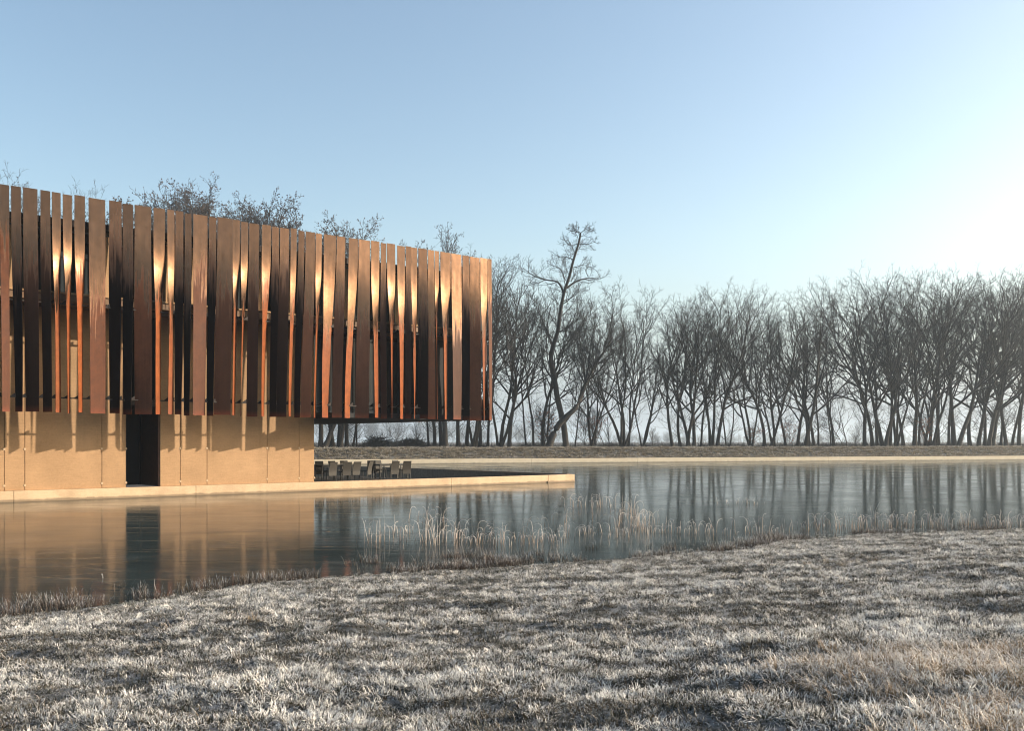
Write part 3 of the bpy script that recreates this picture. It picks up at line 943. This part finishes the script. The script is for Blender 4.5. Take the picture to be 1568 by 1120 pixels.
# columns and rows read from the photograph: (kind, base column, top row, metres behind kerb, lean, girth)
G = "bare trees in the row behind the far bank"
sections = [
 ("seen under the screen, {} from the wall corner", [
  ('o', 493, 395, 6, 14, 1.2), ('a', 509, 400, 7, 3, 1.35), ('c', 522, 395, 6, 8, 1.1), ('b', 531, 400, 7.5, 9, 1.0), ('s', 540, 440, 8, 9, .8), ('t', 546, 450, 9, 2, .7),
  ('s', 657, 430, 9, 0, .8), ('b', 665, 400, 7, 0, .9), ('c', 682, 380, 6, -2, 1.5), ('a', 703, 400, 7, -8, 1.1), ('m', 726, 400, 7, 4, 1.1), ('b', 735, 410, 8, 7, 1.0)]),
 ("{} right of the screen's end", [
  ('s', 747, 415, 10, 8, .9), ('c', 781, 415, 6, 0, 1.15), ('t', 806, 440, 9, -7, .7), ('s', 817, 430, 7, -4, .9), ('b', 833, 425, 7, 4, 1.0), ('t', 839, 450, 8, 5, .9)]),
 ("{} right of the tall hooked tree", [
  ('t', 880, 470, 10, 10, .7), ('q', 893, 620, 7, 5, 1), ('n', 907, 470, 7, 3, .7), ('p', 932, 590, 8, 3, 1), ('n', 953, 437, 7, -2, 1.0), ('s', 962, 460, 9, 2, .9), ('m', 984, 480, 8, 5, .8),
  ('e', 1031, 452, 6.5, -16, 1.0), ('b', 1043, 440, 8, -9, .9), ('o', 1054, 452, 7, -3, .9), ('c', 1062, 438, 6.5, 3, 1.05), ('s', 1073, 450, 9, 1, .8), ('m', 1090, 440, 8, 0, .95),
  ('b', 1098, 435, 7, 1, 1.15), ('t', 1112, 470, 7, -10, .8), ('s', 1118, 520, 6.5, 17, .7), ('m', 1150, 450, 9, 0, .8)]),
 ("{} right of the pale-leaved sapling", [
  ('b', 1170, 447, 7, -7, .95), ('e', 1179, 445, 6.5, 22, .9), ('m', 1186, 447, 8, -5, .85), ('d', 1203, 442, 8, -2, .9), ('c', 1222, 447, 9, 6, .85), ('o', 1236, 440, 6.5, 6, 1.1),
  ('b', 1246, 450, 7, -2, 1.1), ('s', 1253, 470, 9, -6, .9), ('t', 1272, 500, 9, -9, .8), ('a', 1276, 452, 8, -4, .9)]),
 ("{} right of the lone sapling in the gap", [
  ('c', 1325, 417, 7, -4, 1.0), ('b', 1336, 422, 8, -2, .95), ('d', 1343, 426, 7, 0, .95), ('o', 1354, 432, 6, 4, .95), ('e', 1361, 425, 8, 3, .95), ('m', 1373, 428, 7, 2, .85),
  ('b', 1384, 430, 8, -3, .85)]),
 ("{} right of the upper rusty leaf clump", [
  ('c', 1400, 426, 6, 4, 1.15), ('s', 1406, 440, 9, 2, 1.0), ('d', 1417, 424, 8, 1, .9), ('n', 1426, 420, 7, -2, .9), ('b', 1432, 424, 8, 1, .9), ('t', 1438, 440, 9, 0, 1), ('d', 1453, 425, 6.5, -2, 1.1),
  ('o', 1465, 428, 6, 15, 1.25), ('b', 1486, 422, 8, -3, 1.0), ('a', 1498, 420, 7, 3, 1.0), ('e', 1507, 420, 9, 1, .9), ('c', 1515, 418, 6.5, 10, 1.15), ('c', 1521, 420, 6.5, 7, 1.2), ('s', 1532, 428, 9, 2, 1),
  ('b', 1542, 420, 7, -2, .95), ('d', 1550, 422, 8, 3, .9), ('a', 1561, 420, 7, -1, 1.0), ('m', 1580, 425, 8, 2, .9), ('c', 1610, 425, 8, 0, 1), ('b', 1650, 425, 8, 0, 1)])]
for phrase, lst in sections:
    lst = sorted(lst, key=lambda q: q[1])
    for i, (kd, px, yt, e, ln, gi) in enumerate(lst):
        o = plant(kd, px, yt-(14 if px > 1300 else 4)+rs.uniform(-9, 11), e, ln*0.62, gi*0.98)
        size = "thick" if gi >= 1.1 else "slim" if (gi <= .8 or kd in 'st') else "medium"
        tag(o, f"{size} bare tree {lean_word(ln)}, " + phrase.format(ORD[i]), "tree", G)
# trees whose heads show above the screen
behind = [('c', -8, 250, 9, 0, 1.0, "bare treetop above the screen's far left end"), ('k', 42, 268, 9, -3, .9, "thin bare treetop above the third slat from the left"),
 ('c', 92, 272, 9, 3, .8, "thin bare treetop left of the domed dark crown above the screen"), ('c', 150, 280, 9, -4, .8, "sparse bare treetop touching the left side of the domed dark crown"),
 ('k', 232, 288, 8, -2, 1.1, "domed dark crown full of seed cones above the screen, left half"), ('l', 290, 287, 9, 2, 1.0, "dark crown full of seed cones forming the right half of the dome"),
 ('c', 352, 318, 9, 0, .8, "low thin treetop in the dip between the two dark crowns"), ('l', 405, 314, 9, -2, .9, "dark treetop left of centre in the second crown above the screen"),
 ('k', 458, 310, 8, 0, .95, "tall dark middle of the second crown above the screen"), ('l', 520, 345, 9, 2, .8, "dark treetop where the second crown tapers off to the right"),
 ('k', 676, 366, 8, 0, .8, "isolated dark treetop above the screen near its right end"), ('a', 715, 392, 9, 4, .8, "low bare treetop just left of the screen's top right corner"),
 ('m', 765, 400, 9, 3, .95, "wide bare tree filling the space beside the screen's right edge")]
for kd, px, yt, e, ln, gi, lab in behind:
    tag(plant(kd, px, yt-(8 if px < 180 else 22), e, ln*.6, gi), lab, "tree", G)
# saplings and oaks that kept their leaves
for kd, px, yt, e, gi, lab in (
 ('r', 1213, 634, 5.6, 1.1, "sapling with a dense clump of rusty leaves near the ground"), ('r', 1412, 624, 5.6, 1.0, "sapling carrying the upper clump of rusty leaves among dark trunks"),
 ('v', 1150, 645, 6, 1.0, "sapling with scattered pale dry leaves left of the leaning trunks"), ('v', 832, 612, 8, .8, "small sapling with a few rusty leaves left of the tall hooked tree"),
 ('v', 912, 622, 7, .7, "small sapling with curled brown leaves right of the tall hooked tree"), ('p', 1297, 590, 6, 1.1, "lone thin sapling in the gap between two tree groups"),
 ('p', 601, 632, 5.5, .8, "pair of young pale stems seen under the middle of the screen"), ('q', 640, 640, 10, .8, "young thin tree seen under the screen right of the pale stems"),
 ('q', 1310, 640, 7, 1.0, "low bare sapling just right of the gap between tree groups"), ('q', 1000, 650, 6, .9, "low bare bush near the trunks left of the leaning group")):
    o = plant(kd, px, yt, e, rs.uniform(-3, 3), gi); tag(o, lab, "sapling", "saplings under the tree row")

# the two trees with a trunk line of their own, traced where they stand
def traced(name, label, D, trunk, r0, r1, limbs, seed, cfg, twg=.011, extra_n=0, lowclear=.25):
    base = unproj(trunk[0][0], D, trunk[0][1]); gz = float(ground_z(base.x, base.y)); base.z = gz-.1
    rr = random.Random(seed)
    def W(pts, dy=0.0):
        out = []; yy = 0
        for i, (a, b) in enumerate(pts):
            out.append(unproj(a, D, b)-base + Vector((0, dy*i/len(pts), 0)))
        return out
    def smooth(pts, k=3):
        o_ = []
        n = len(pts)
        for i in range(n-1):
            p0, p1, p2, p3 = pts[max(i-1, 0)], pts[i], pts[i+1], pts[min(i+2, n-1)]
            for j in range(k):
                q = j/k
                o_.append(0.5*((2*p1)+(p2-p0)*q+(2*p0-5*p1+4*p2-p3)*q*q+(3*p1-p0-3*p2+p3)*q**3))
        o_.append(pts[-1]); return o_
    g = Grower(seed, twig=twg)
    tp = smooth(W(trunk)); tp[0].z = -0.2
    n = len(tp)-1
    c = dict(cfg)
    g.branch(tp, r0, 0, 20, c, tmin=lowclear, r1=r1)
    for pts, ra, dy, ln in limbs:
        lp = smooth(W(pts, dy), 3)
        c2 = dict(cfg); 
        g.branch(lp, ra, 1, ln, c2, tmin=.2, r1=.02)
    o = finish(g, name); o.location = base
    return tag(o, label, "tree", G)
hc = dict(CFG); hc['len'] = 3.3; hc['n'] = (20, 9, 6, 4); hc['ang'] = ((40, 75), (30, 60), (25, 60), (25, 60))
traced("bare_tree", "tall bare tree with a crooked S-shaped trunk hooking above all the others", far_depth(866, 6),
  [(867,688),(863,651),(854,612),(849,580),(843.6,548),(847,530),(854,508),(858,480),(863,451),(872,423),(877.5,401),(886,373),(889,357)], .38, .10,
  [([(863,448),(854,433),(833,430),(815,424),(801,414)], .15, -2, 5), ([(868,441),(883,430),(901,424),(922,424)], .15, 2, 4.5), ([(901,424),(897,413),(905,408),(915,414)], .05, 1, 2),
   ([(880,398),(862,391),(848,394)], .06, 2, 3), ([(886,373),(873,376),(863,369)], .05, -1, 2.5), ([(886,373),(897,375),(912,372)], .05, -1, 2.5), ([(889,357),(879,351),(871,347)], .04, 1, 2), ([(889,357),(899,351),(909,355)], .04, -1, 2),
   ([(854,508),(868,505),(880,485),(886,465)], .10, 1, 5), ([(866,430),(858,412),(846,405)], .06, 1, 3), ([(861,462),(876,456),(888,446)], .07, -1, 3.5), ([(850,575),(866,556),(874,520),(872,490)], .09, 1, 5), ([(863,651),(878,628),(882,596),(878,566)], .11, -1, 6), ([(850,585),(833,560),(828,520),(832,485)], .13, -2, 7), ([(847,530),(835,500),(822,470),(815,450)], .11, 2, 6), ([(853,612),(868,590),(876,560),(878,530)], .08, 2, 7)], 77, hc, lowclear=.3)
lc = dict(CFG); lc['len'] = 5.0; lc['n'] = (13, 7, 6, 5); lc['ang'] = ((25, 55), (25, 50), (25, 55), (25, 60))
traced("bare_tree", "thick bare tree leaning far right across the foot of the hooked tree", far_depth(841, 5.2),
  [(839,688),(848,664),(861,644),(883,623),(895,592),(911,560),(924,540),(936,520)], .46, .09,
  [([(895,592),(901,565),(905,530),(911,498),(915,465)], .15, 1.5, 7), ([(911,560),(931,550),(950,540)], .08, -1, 5), ([(883,623),(908,600),(925,590),(950,580)], .07, 1, 4),
   ([(924,540),(934,505),(938,475),(934,452)], .10, -1, 6), ([(897,580),(890,550),(884,520),(890,490)], .08, 2, 6)], 78, lc, lowclear=.5)

# brush heaps seen under the screen: tangles of cut branches
def brush(px0, px1, ytop, e, label, seed):
    r = random.Random(seed)
    D = far_depth((px0+px1)/2, e); xa, xb = (px0-784)/F*D, (px1-784)/F*D
    gz = float(ground_z((xa+xb)/2, D)); h = EYE+(HZ-ytop)/F*D-gz
    m = MB()
    for _ in range(520):
        q = r.betavariate(1.6, 1.6); x = (q-.5)*(xb-xa); hh = h*(1-(2*q-1)**2)**.6
        p = Vector((x, r.uniform(-1.5, 1.5), r.uniform(0, hh*.62))); d = Vector((r.gauss(0, 1), r.gauss(0, .8), r.gauss(.1, .35))).normalized()
        L = r.uniform(.6, 1.7); pts = [p]
        for i in range(4):
            d = (d+Vector((r.gauss(0, .2), r.gauss(0, .2), r.gauss(-.02, .15)))).normalized(); p = p+d*L/4; pts.append(p)
        m.tube(pts, [.035, .028, .02, .014, .008], 3)
    o = m.build("brush_heap", M_twig); o.location = ((xa+xb)/2, D, gz)
    tag(o, label, "brush heap", "brush heaps behind the far bank")
    return o
brush(556, 600, 660, 14, "tangled heap of cut branches left of the pale young stems", 1)
brush(604, 655, 664, 15, "lower tangled heap of cut branches right of the pale young stems", 2)

# ------------------------------------------------------------------ scattered masses
def attr_mesh(name, P, S_, RX, RZ, IDX):
    me = bpy.data.meshes.new(name)
    me.vertices.add(len(P)); me.vertices.foreach_set("co", np.asarray(P, np.float32).ravel())
    for nm, typ, data in (("sc", 'FLOAT', S_), ("idx", 'INT', IDX)):
        a = me.attributes.new(nm, typ, 'POINT'); a.data.foreach_set("value", np.asarray(data, np.float32 if typ == 'FLOAT' else np.int32))
    a = me.attributes.new("rot", 'FLOAT_VECTOR', 'POINT')
    rot = np.zeros((len(P), 3), np.float32); rot[:, 0] = RX[:, 0]; rot[:, 1] = RX[:, 1]; rot[:, 2] = RZ
    a.data.foreach_set("vector", rot.ravel())
    return me
def scatter(name, me, protos_):
    c = bpy.data.collections.new(name+"_forms")
    for i, o in enumerate(protos_): c.objects.link(o)
    ng = bpy.data.node_groups.new(name, 'GeometryNodeTree')
    ng.interface.new_socket("Geometry", in_out='INPUT', socket_type='NodeSocketGeometry')
    ng.interface.new_socket("Geometry", in_out='OUTPUT', socket_type='NodeSocketGeometry')
    N_ = ng.nodes.new; L_ = ng.links.new
    gi = N_("NodeGroupInput"); go = N_("NodeGroupOutput"); iop = N_("GeometryNodeInstanceOnPoints")
    ci = N_("GeometryNodeCollectionInfo"); ci.inputs[0].default_value = c; ci.inputs["Separate Children"].default_value = True; ci.inputs["Reset Children"].default_value = True
    iop.inputs["Pick Instance"].default_value = True
    def at(nm, typ):
        a = N_("GeometryNodeInputNamedAttribute"); a.data_type = typ; a.inputs[0].default_value = nm; return a.outputs[0]
    L_(gi.outputs[0], iop.inputs["Points"]); L_(ci.outputs[0], iop.inputs["Instance"])
    L_(at("idx", 'INT'), iop.inputs["Instance Index"]); L_(at("rot", 'FLOAT_VECTOR'), iop.inputs["Rotation"]); L_(at("sc", 'FLOAT'), iop.inputs["Scale"])
    L_(iop.outputs[0], go.inputs[0])
    o = obj(name, me); md = o.modifiers.new("scatter", 'NODES'); md.node_group = ng
    o["kind"] = "stuff"
    return o

def blade_tuft(name, mat, seed, nbl, h, hv, rad, width, bend, spread):
    r = random.Random(seed); vs = []; fs = []; tip = []
    for _ in range(nbl):
        a = r.uniform(0, 6.28); q = rad*math.sqrt(r.random()); x, y = q*math.cos(a), q*math.sin(a)
        az = a + r.gauss(0, .9); L = h*r.uniform(1-hv, 1+hv); w = width*r.uniform(.6, 1.3)
        tl = r.uniform(.1, 1)*spread; px_, pz_ = 0.0, 0.0; ns = 3
        sx, sy = -math.sin(az), math.cos(az); dx, dy = math.cos(az), math.sin(az)
        o = len(vs)
        for i in range(ns+1):
            ww = w*(1-(i/ns)**1.5)*.5
            if i < ns:
                vs.append((x+dx*px_+sx*ww, y+dy*px_+sy*ww, pz_-.01)); vs.append((x+dx*px_-sx*ww, y+dy*px_-sy*ww, pz_-.01)); tip += [i/ns]*2
            else:
                vs.append((x+dx*px_, y+dy*px_, pz_-.01)); tip.append(1.0)
            ang = tl + bend*(i/ns)**1.2*r.uniform(.7, 1.3)
            px_ += math.sin(ang)*L/ns; pz_ += math.cos(ang)*L/ns
        for i in range(ns-1): fs.append((o+2*i, o+2*i+1, o+2*i+3, o+2*i+2))
        fs.append((o+2*ns-2, o+2*ns-1, o+2*ns))
    me = bpy.data.meshes.new(name); me.from_pydata(vs, [], fs); me.materials.append(mat)
    a = me.attributes.new("tipness", 'FLOAT', 'POINT'); a.data.foreach_set("value", tip)
    me.update()
    return obj(name, me, link=False)

rsn = np.random.RandomState(21)
def sample_near(n, y0, y1, dens_pow=1.0):
    """points in the visible wedge of the near meadow, with a margin either side; nearer is denser"""
    u = rsn.rand(n); Y = (y0**dens_pow + u*(y1**dens_pow-y0**dens_pow))**(1/dens_pow)
    X = (rsn.rand(n)-.5)*2*(0.62*Y+4.5)
    return X, Y
clump = make_fbm(31, (0.9, 0.32, 0.15), (0.30, 0.55, 0.50))
straw_f = make_fbm(41, (2.8, 1.0), (0.8, 0.5))

# frosted meadow
X, Y = sample_near(86000, 4.2, 31, 1.15)
s_in = shore_y(X)-Y
cl = clump(X*.5, Y)
keep = (s_in + np.where((X > 2.5) & (X < 11), .9, 0) + 0.5*clump(X*.4+9, Y*.8) + .35*cl > rsn.rand(len(X))*1.4-0.1) & (cl > -0.40+rsn.rand(len(X))*.55)
X, Y, s_in, cl = X[keep], Y[keep], s_in[keep], cl[keep]
Z = ground_z(X, Y)
ok = (Z > -0.05) | ((X > 2.5) & (X < 11) & (s_in > -1.5))
X, Y, Z, cl, s_in = X[ok], Y[ok], Z[ok], cl[ok], s_in[ok]
sw = sstep(0.2, 2.2, X-(Y-5)*.2)*sstep(10.0, 7.0, Y)
SC = (0.62 + .45*np.clip(cl+.3, 0, 1.2) + rsn.rand(len(X))*.3) * (1 + .018*np.clip(Y-8, 0, 30)) * (0.55+.45*sstep(0, 2.5, s_in)) * (1+.25*sw)
IDX = rsn.randint(0, 6, len(X))
RX = rsn.normal(0, .30, (len(X), 2))
Mf = [blade_tuft(f"frost_tuft_{i}", M_blade, 100+i, 56, .050, .6, .060, .0066, 1.2, 1.45) for i in range(6)]
scatter("meadow_grass", attr_mesh("meadow_grass", np.stack([X, Y, np.maximum(Z, 0.0)], 1), SC, RX, rsn.rand(len(X))*6.28, IDX), Mf)
print("meadow tufts", len(X))

# low turf between the tufts
X, Y = sample_near(122000, 4.2, 31, 1.1)
s_in = shore_y(X)-Y; Z = ground_z(X, Y)
keep = (s_in > .1+rsn.rand(len(X))*.8) & (Z > 0)
X, Y, Z = X[keep], Y[keep], Z[keep]
Mu = [blade_tuft(f"turf_{i}", M_turf, 150+i, 22, .045, .5, .09, .0075, 1.0, 1.3) for i in range(4)]
scatter("low_turf", attr_mesh("low_turf", np.stack([X, Y, Z], 1), (.7+.6*rsn.rand(len(X)))*(1+.02*np.clip(Y-8, 0, 30)), rsn.normal(0, .15, (len(X), 2)), rsn.rand(len(X))*6.28, rsn.randint(0, 4, len(X))), Mu)
# taller straw tufts on the swell and in ragged bands
X, Y = sample_near(84000, 4.2, 22, 1.0)
s_in = shore_y(X)-Y
sf = straw_f(X*.45, Y) + 1.25*sstep(0.2, 2.2, X-(Y-5)*.2)*sstep(10.0, 7.0, Y) - .1
keep = (sf > .42+rsn.rand(len(X))*1.3) & (s_in > 1.5)
X, Y, sf = X[keep], Y[keep], sf[keep]
Z = ground_z(X, Y)
SC = .55+.35*rsn.rand(len(X))+.35*np.clip(sf-.5, 0, 1)
Ms = [blade_tuft(f"straw_tuft_{i}", M_straw, 200+i, 40, .14, .5, .09, .0075, 1.9, 1.0) for i in range(5)]
scatter("tall_grass", attr_mesh("tall_grass", np.stack([X, Y, Z], 1), SC, rsn.normal(0, .2, (len(X), 2)), rsn.rand(len(X))*6.28, rsn.randint(0, 5, len(X))), Ms)
print("straw tufts", len(X))

# stalks standing out of the ice along the shore
n = 20000
X = rsn.uniform(-12, 13, n); off = rsn.rand(n)**1.2*2.2; Y = shore_y(X)+off-.1
pf = clump(X*.35+40, Y*.6)
side = np.interp(X, [-12, -6, -3.5, 0, 1.5, 4, 6, 9], [1.2, 1.3, 1.7, 1.8, 1.2, 1.0, 1.3, 1.2])
keep = (pf > .12 + off*.30 + rsn.rand(n)*.6 - (side-1)*.6)
X, Y = X[keep], Y[keep]
Ml = [blade_tuft(f"stalk_tuft_{i}", M_stalk, 300+i, 5, .15, .6, .09, .010, .6, .40) for i in range(5)]
scatter("shore_stalks", attr_mesh("shore_stalks", np.stack([X, Y, np.zeros(len(X))], 1), .5+.6*rsn.rand(len(X)), rsn.normal(0, .12, (len(X), 2)), rsn.rand(len(X))*6.28, rsn.randint(0, 5, len(X))), Ml)

# grass on the bank behind the far kerb
n = 26000
a = rsn.uniform(-75, 105, n); e = .5+rsn.rand(n)**.9*7.5
X = FAR0.x+FU.x*a+FN.x*e; Y = FAR0.y+FU.y*a+FN.y*e; Z = ground_z(X, Y)
Mb = [blade_tuft(f"bank_tuft_{i}", M_bank, 400+i, 30, .26, .5, .22, .030, 1.3, 1.0) for i in range(4)]
scatter("bank_grass", attr_mesh("bank_grass", np.stack([X, Y, Z], 1), (.5+.6*rsn.rand(n))*np.where(e < 5, 1, .6), rsn.normal(0, .2, (n, 2)), rsn.rand(n)*6.28, rsn.randint(0, 4, n)), Mb)

# brushwood and brambles at the foot of the trees
n = 1500
a = rsn.uniform(-70, 105, n); e = 6+rsn.rand(n)*10
X = FAR0.x+FU.x*a+FN.x*e; Y = FAR0.y+FU.y*a+FN.y*e; Z = ground_z(X, Y)
def bramble(seed):
    r = random.Random(seed); m = MB()
    for _ in range(26):
        p = Vector((r.gauss(0, .35), r.gauss(0, .35), 0)); d = Vector((r.gauss(0, .5), r.gauss(0, .5), 1)).normalized(); pts = [p]; L = r.uniform(.6, 1.6)
        for i in range(4):
            d = (d+Vector((r.gauss(0, .25), r.gauss(0, .25), r.gauss(-.12, .1)))).normalized(); p = p+d*L/4; pts.append(p)
        m.tube(pts, [.014, .012, .010, .008, .006], 3)
    return obj(f"bramble_{seed}", m.mesh("bramble", M_twig), link=False)
scatter("undergrowth", attr_mesh("undergrowth", np.stack([X, Y, Z], 1), (.3+.8*rsn.rand(n)**2), rsn.normal(0, .15, (n, 2)), rsn.rand(n)*6.28, rsn.randint(0, 4, n)), [bramble(i) for i in range(4)])

# the far wood, fading in the haze
n = 900
X = rsn.uniform(-700, 1000, n); Y = rsn.uniform(800, 1000, n) - X*.05
gap_ = ruts(X/14, Y*0+3)
X2 = X[gap_ > -.9]; Y2 = Y[gap_ > -.9]; h_ = np.interp(X2, [-700, -250, 0, 150, 500, 1000], [1.4, 1.3, .9, .5, .45, .6])*(.7+.6*rsn.rand(len(X2)))
Z = ground_z(X2, Y2)
wood_forms = [obj(f"wood_form_{k_}", ch.data, link=False) for k_ in ('a', 'c', 'n') for ch in protos[k_].children if ch.name.startswith("crown")]
scatter("far_wood", attr_mesh("far_wood", np.stack([X2, Y2, Z-2], 1), h_, np.zeros((len(X2), 2)), rsn.rand(len(X2))*6.28, rsn.randint(0, 3, len(X2))), wood_forms)

# ------------------------------------------------------------------ reeds frozen into the ice
def reed_mesh(seed, n, h, spread):
    r = random.Random(seed); vs = []; fs = []; tip = []
    for _ in range(n):
        x, y = r.gauss(0, spread*.75), r.gauss(0, spread*1.0); az = r.uniform(0, 6.28); L = h*r.uniform(.5, 1.35); w = r.uniform(.010, .018)
        ns = 9; ang = r.uniform(0, .25); k_ = r.uniform(.3, .75) if r.random() < .82 else r.uniform(0, .1); kp = r.uniform(.35, .6)
        px_ = 0; pz_ = 0; o = len(vs); dx, dy = math.cos(az), math.sin(az)
        for i in range(ns+1):
            f = i/ns; ww = w*(1-.75*f)
            c0 = (x+dx*px_, y+dy*px_, pz_-.02)
            ca, sa = math.cos(ang), math.sin(ang)
            for kk in range(3):
                t_ = 2.094*kk; u1, u2 = math.cos(t_)*ww*.5, math.sin(t_)*ww*.5
                vs.append((c0[0]-dy*u1+dx*ca*u2, c0[1]+dx*u1+dy*ca*u2, c0[2]-sa*u2)); tip.append(.2+.8*f)
            if f > kp: ang += k_
            px_ += math.sin(ang)*L/ns; pz_ += math.cos(ang)*L/ns
            if pz_ < 0.01: pz_ = .012
        for i in range(ns):
            for kk in range(3): fs.append((o+3*i+kk, o+3*i+(kk+1) % 3, o+3*i+3+(kk+1) % 3, o+3*i+3+kk))
    me = bpy.data.meshes.new("reed_clump"); me.from_pydata([tuple(v) for v in vs], [], fs); me.materials.append(M_reed)
    a = me.attributes.new("tipness", 'FLOAT', 'POINT'); a.data.foreach_set("value", tip); me.update(); return me
RD = [(581,829,40,3),(596,829,35,3),(633,828,28,2),(612,815,25,2),(655,830,45,3),(673,835,50,4),(685,828,50,4),(661,800,30,3),(682,806,34,3),(708,833,28,3),(716,833,25,2),(731,832,38,3),(746,831,44,3),(771,838,26,2),
 (788,836,52,3),(797,830,25,2),(823,832,25,3),(829,825,30,2),(844,830,25,3),(860,806,44,1),(884,821,32,3),(909,817,20,2),(909,775,25,5),(945,822,22,2),(958,800,42,5),(979,815,42,5),
 (910,777,26,4),(955,790,35,4),(968,806,38,4),(980,813,30,3),(946,818,20,3),(882,816,24,2),(1018,815,25,3),(1040,815,22,3),(1030,818,18,2),(1074,815,28,2),(1099,818,22,3),(1130,772,10,3),(1153,773,10,2),(1167,815,32,3),
 (1178,818,24,2),(1212,815,30,3),(1235,812,20,2),(1257,811,32,4),(1268,808,30,4),(1290,808,18,2),(1320,809,30,4),(1338,809,32,4),(1357,806,36,4),(1372,808,28,3),(1402,808,34,4),(1420,807,30,4),(1436,807,24,3),
 (1447,808,27,3),(1469,806,27,4),(1485,806,22,3),(1510,805,30,4),(1528,805,27,4),(1543,806,20,3),(1558,805,24,4),(1580,805,26,4),(1604,804,26,3),(157,886,14,0)]
spans = [(0, 540, "by the near shore in front of the building"), (540, 640, "at the left end of the reed bed"), (640, 700, "in the densest bed below the kerb"),
         (700, 810, "in the bed left of the kerb's tip"), (810, 895, "in the ice below the kerb's tip"), (895, 1000, "right of the kerb's tip"), (1000, 1140, "in the sparse middle stretch"),
         (1140, 1300, "where meadow meets ice"), (1300, 1440, "in the right-hand reed strip"), (1440, 1700, "near the right edge of the reed strip")]
cnt = {}
for i, (px, y, hh, dn) in enumerate(sorted(RD)):
    p = on_ice(px, y); ppm = F/p.y
    h = hh/ppm*0.88
    if dn == 0:
        me_ = reed_mesh(900, 1, h, .02)
    else:
        me_ = reed_mesh(500+i, 4+int(dn*2.8), h, .18+.08*dn)
    o = obj("reed_clump", me_); o.location = (p.x, p.y, 0)
    for a_, b_2, ph in spans:
        if a_ <= px < b_2:
            k_ = cnt.get(ph, 0); cnt[ph] = k_+1
            hw = "tall" if h > .85 else "short" if h < .5 else "knee-high"
            dw = "single broken" if dn == 0 else "thin" if dn <= 2 else "dense" if dn >= 4 else "loose"
            lab = f"{dw} {hw} frosted reeds {ph}" + ("" if dn == 0 else f", {ORD[k_]} from its left")
            tag(o, lab, "reeds", "frosted reed clumps in the ice")

# forms never placed are dropped
for k_, o in protos.items():
    if k_ not in proto_used:
        for ch in list(o.children_recursive): bpy.data.objects.remove(ch)
        bpy.data.objects.remove(o)
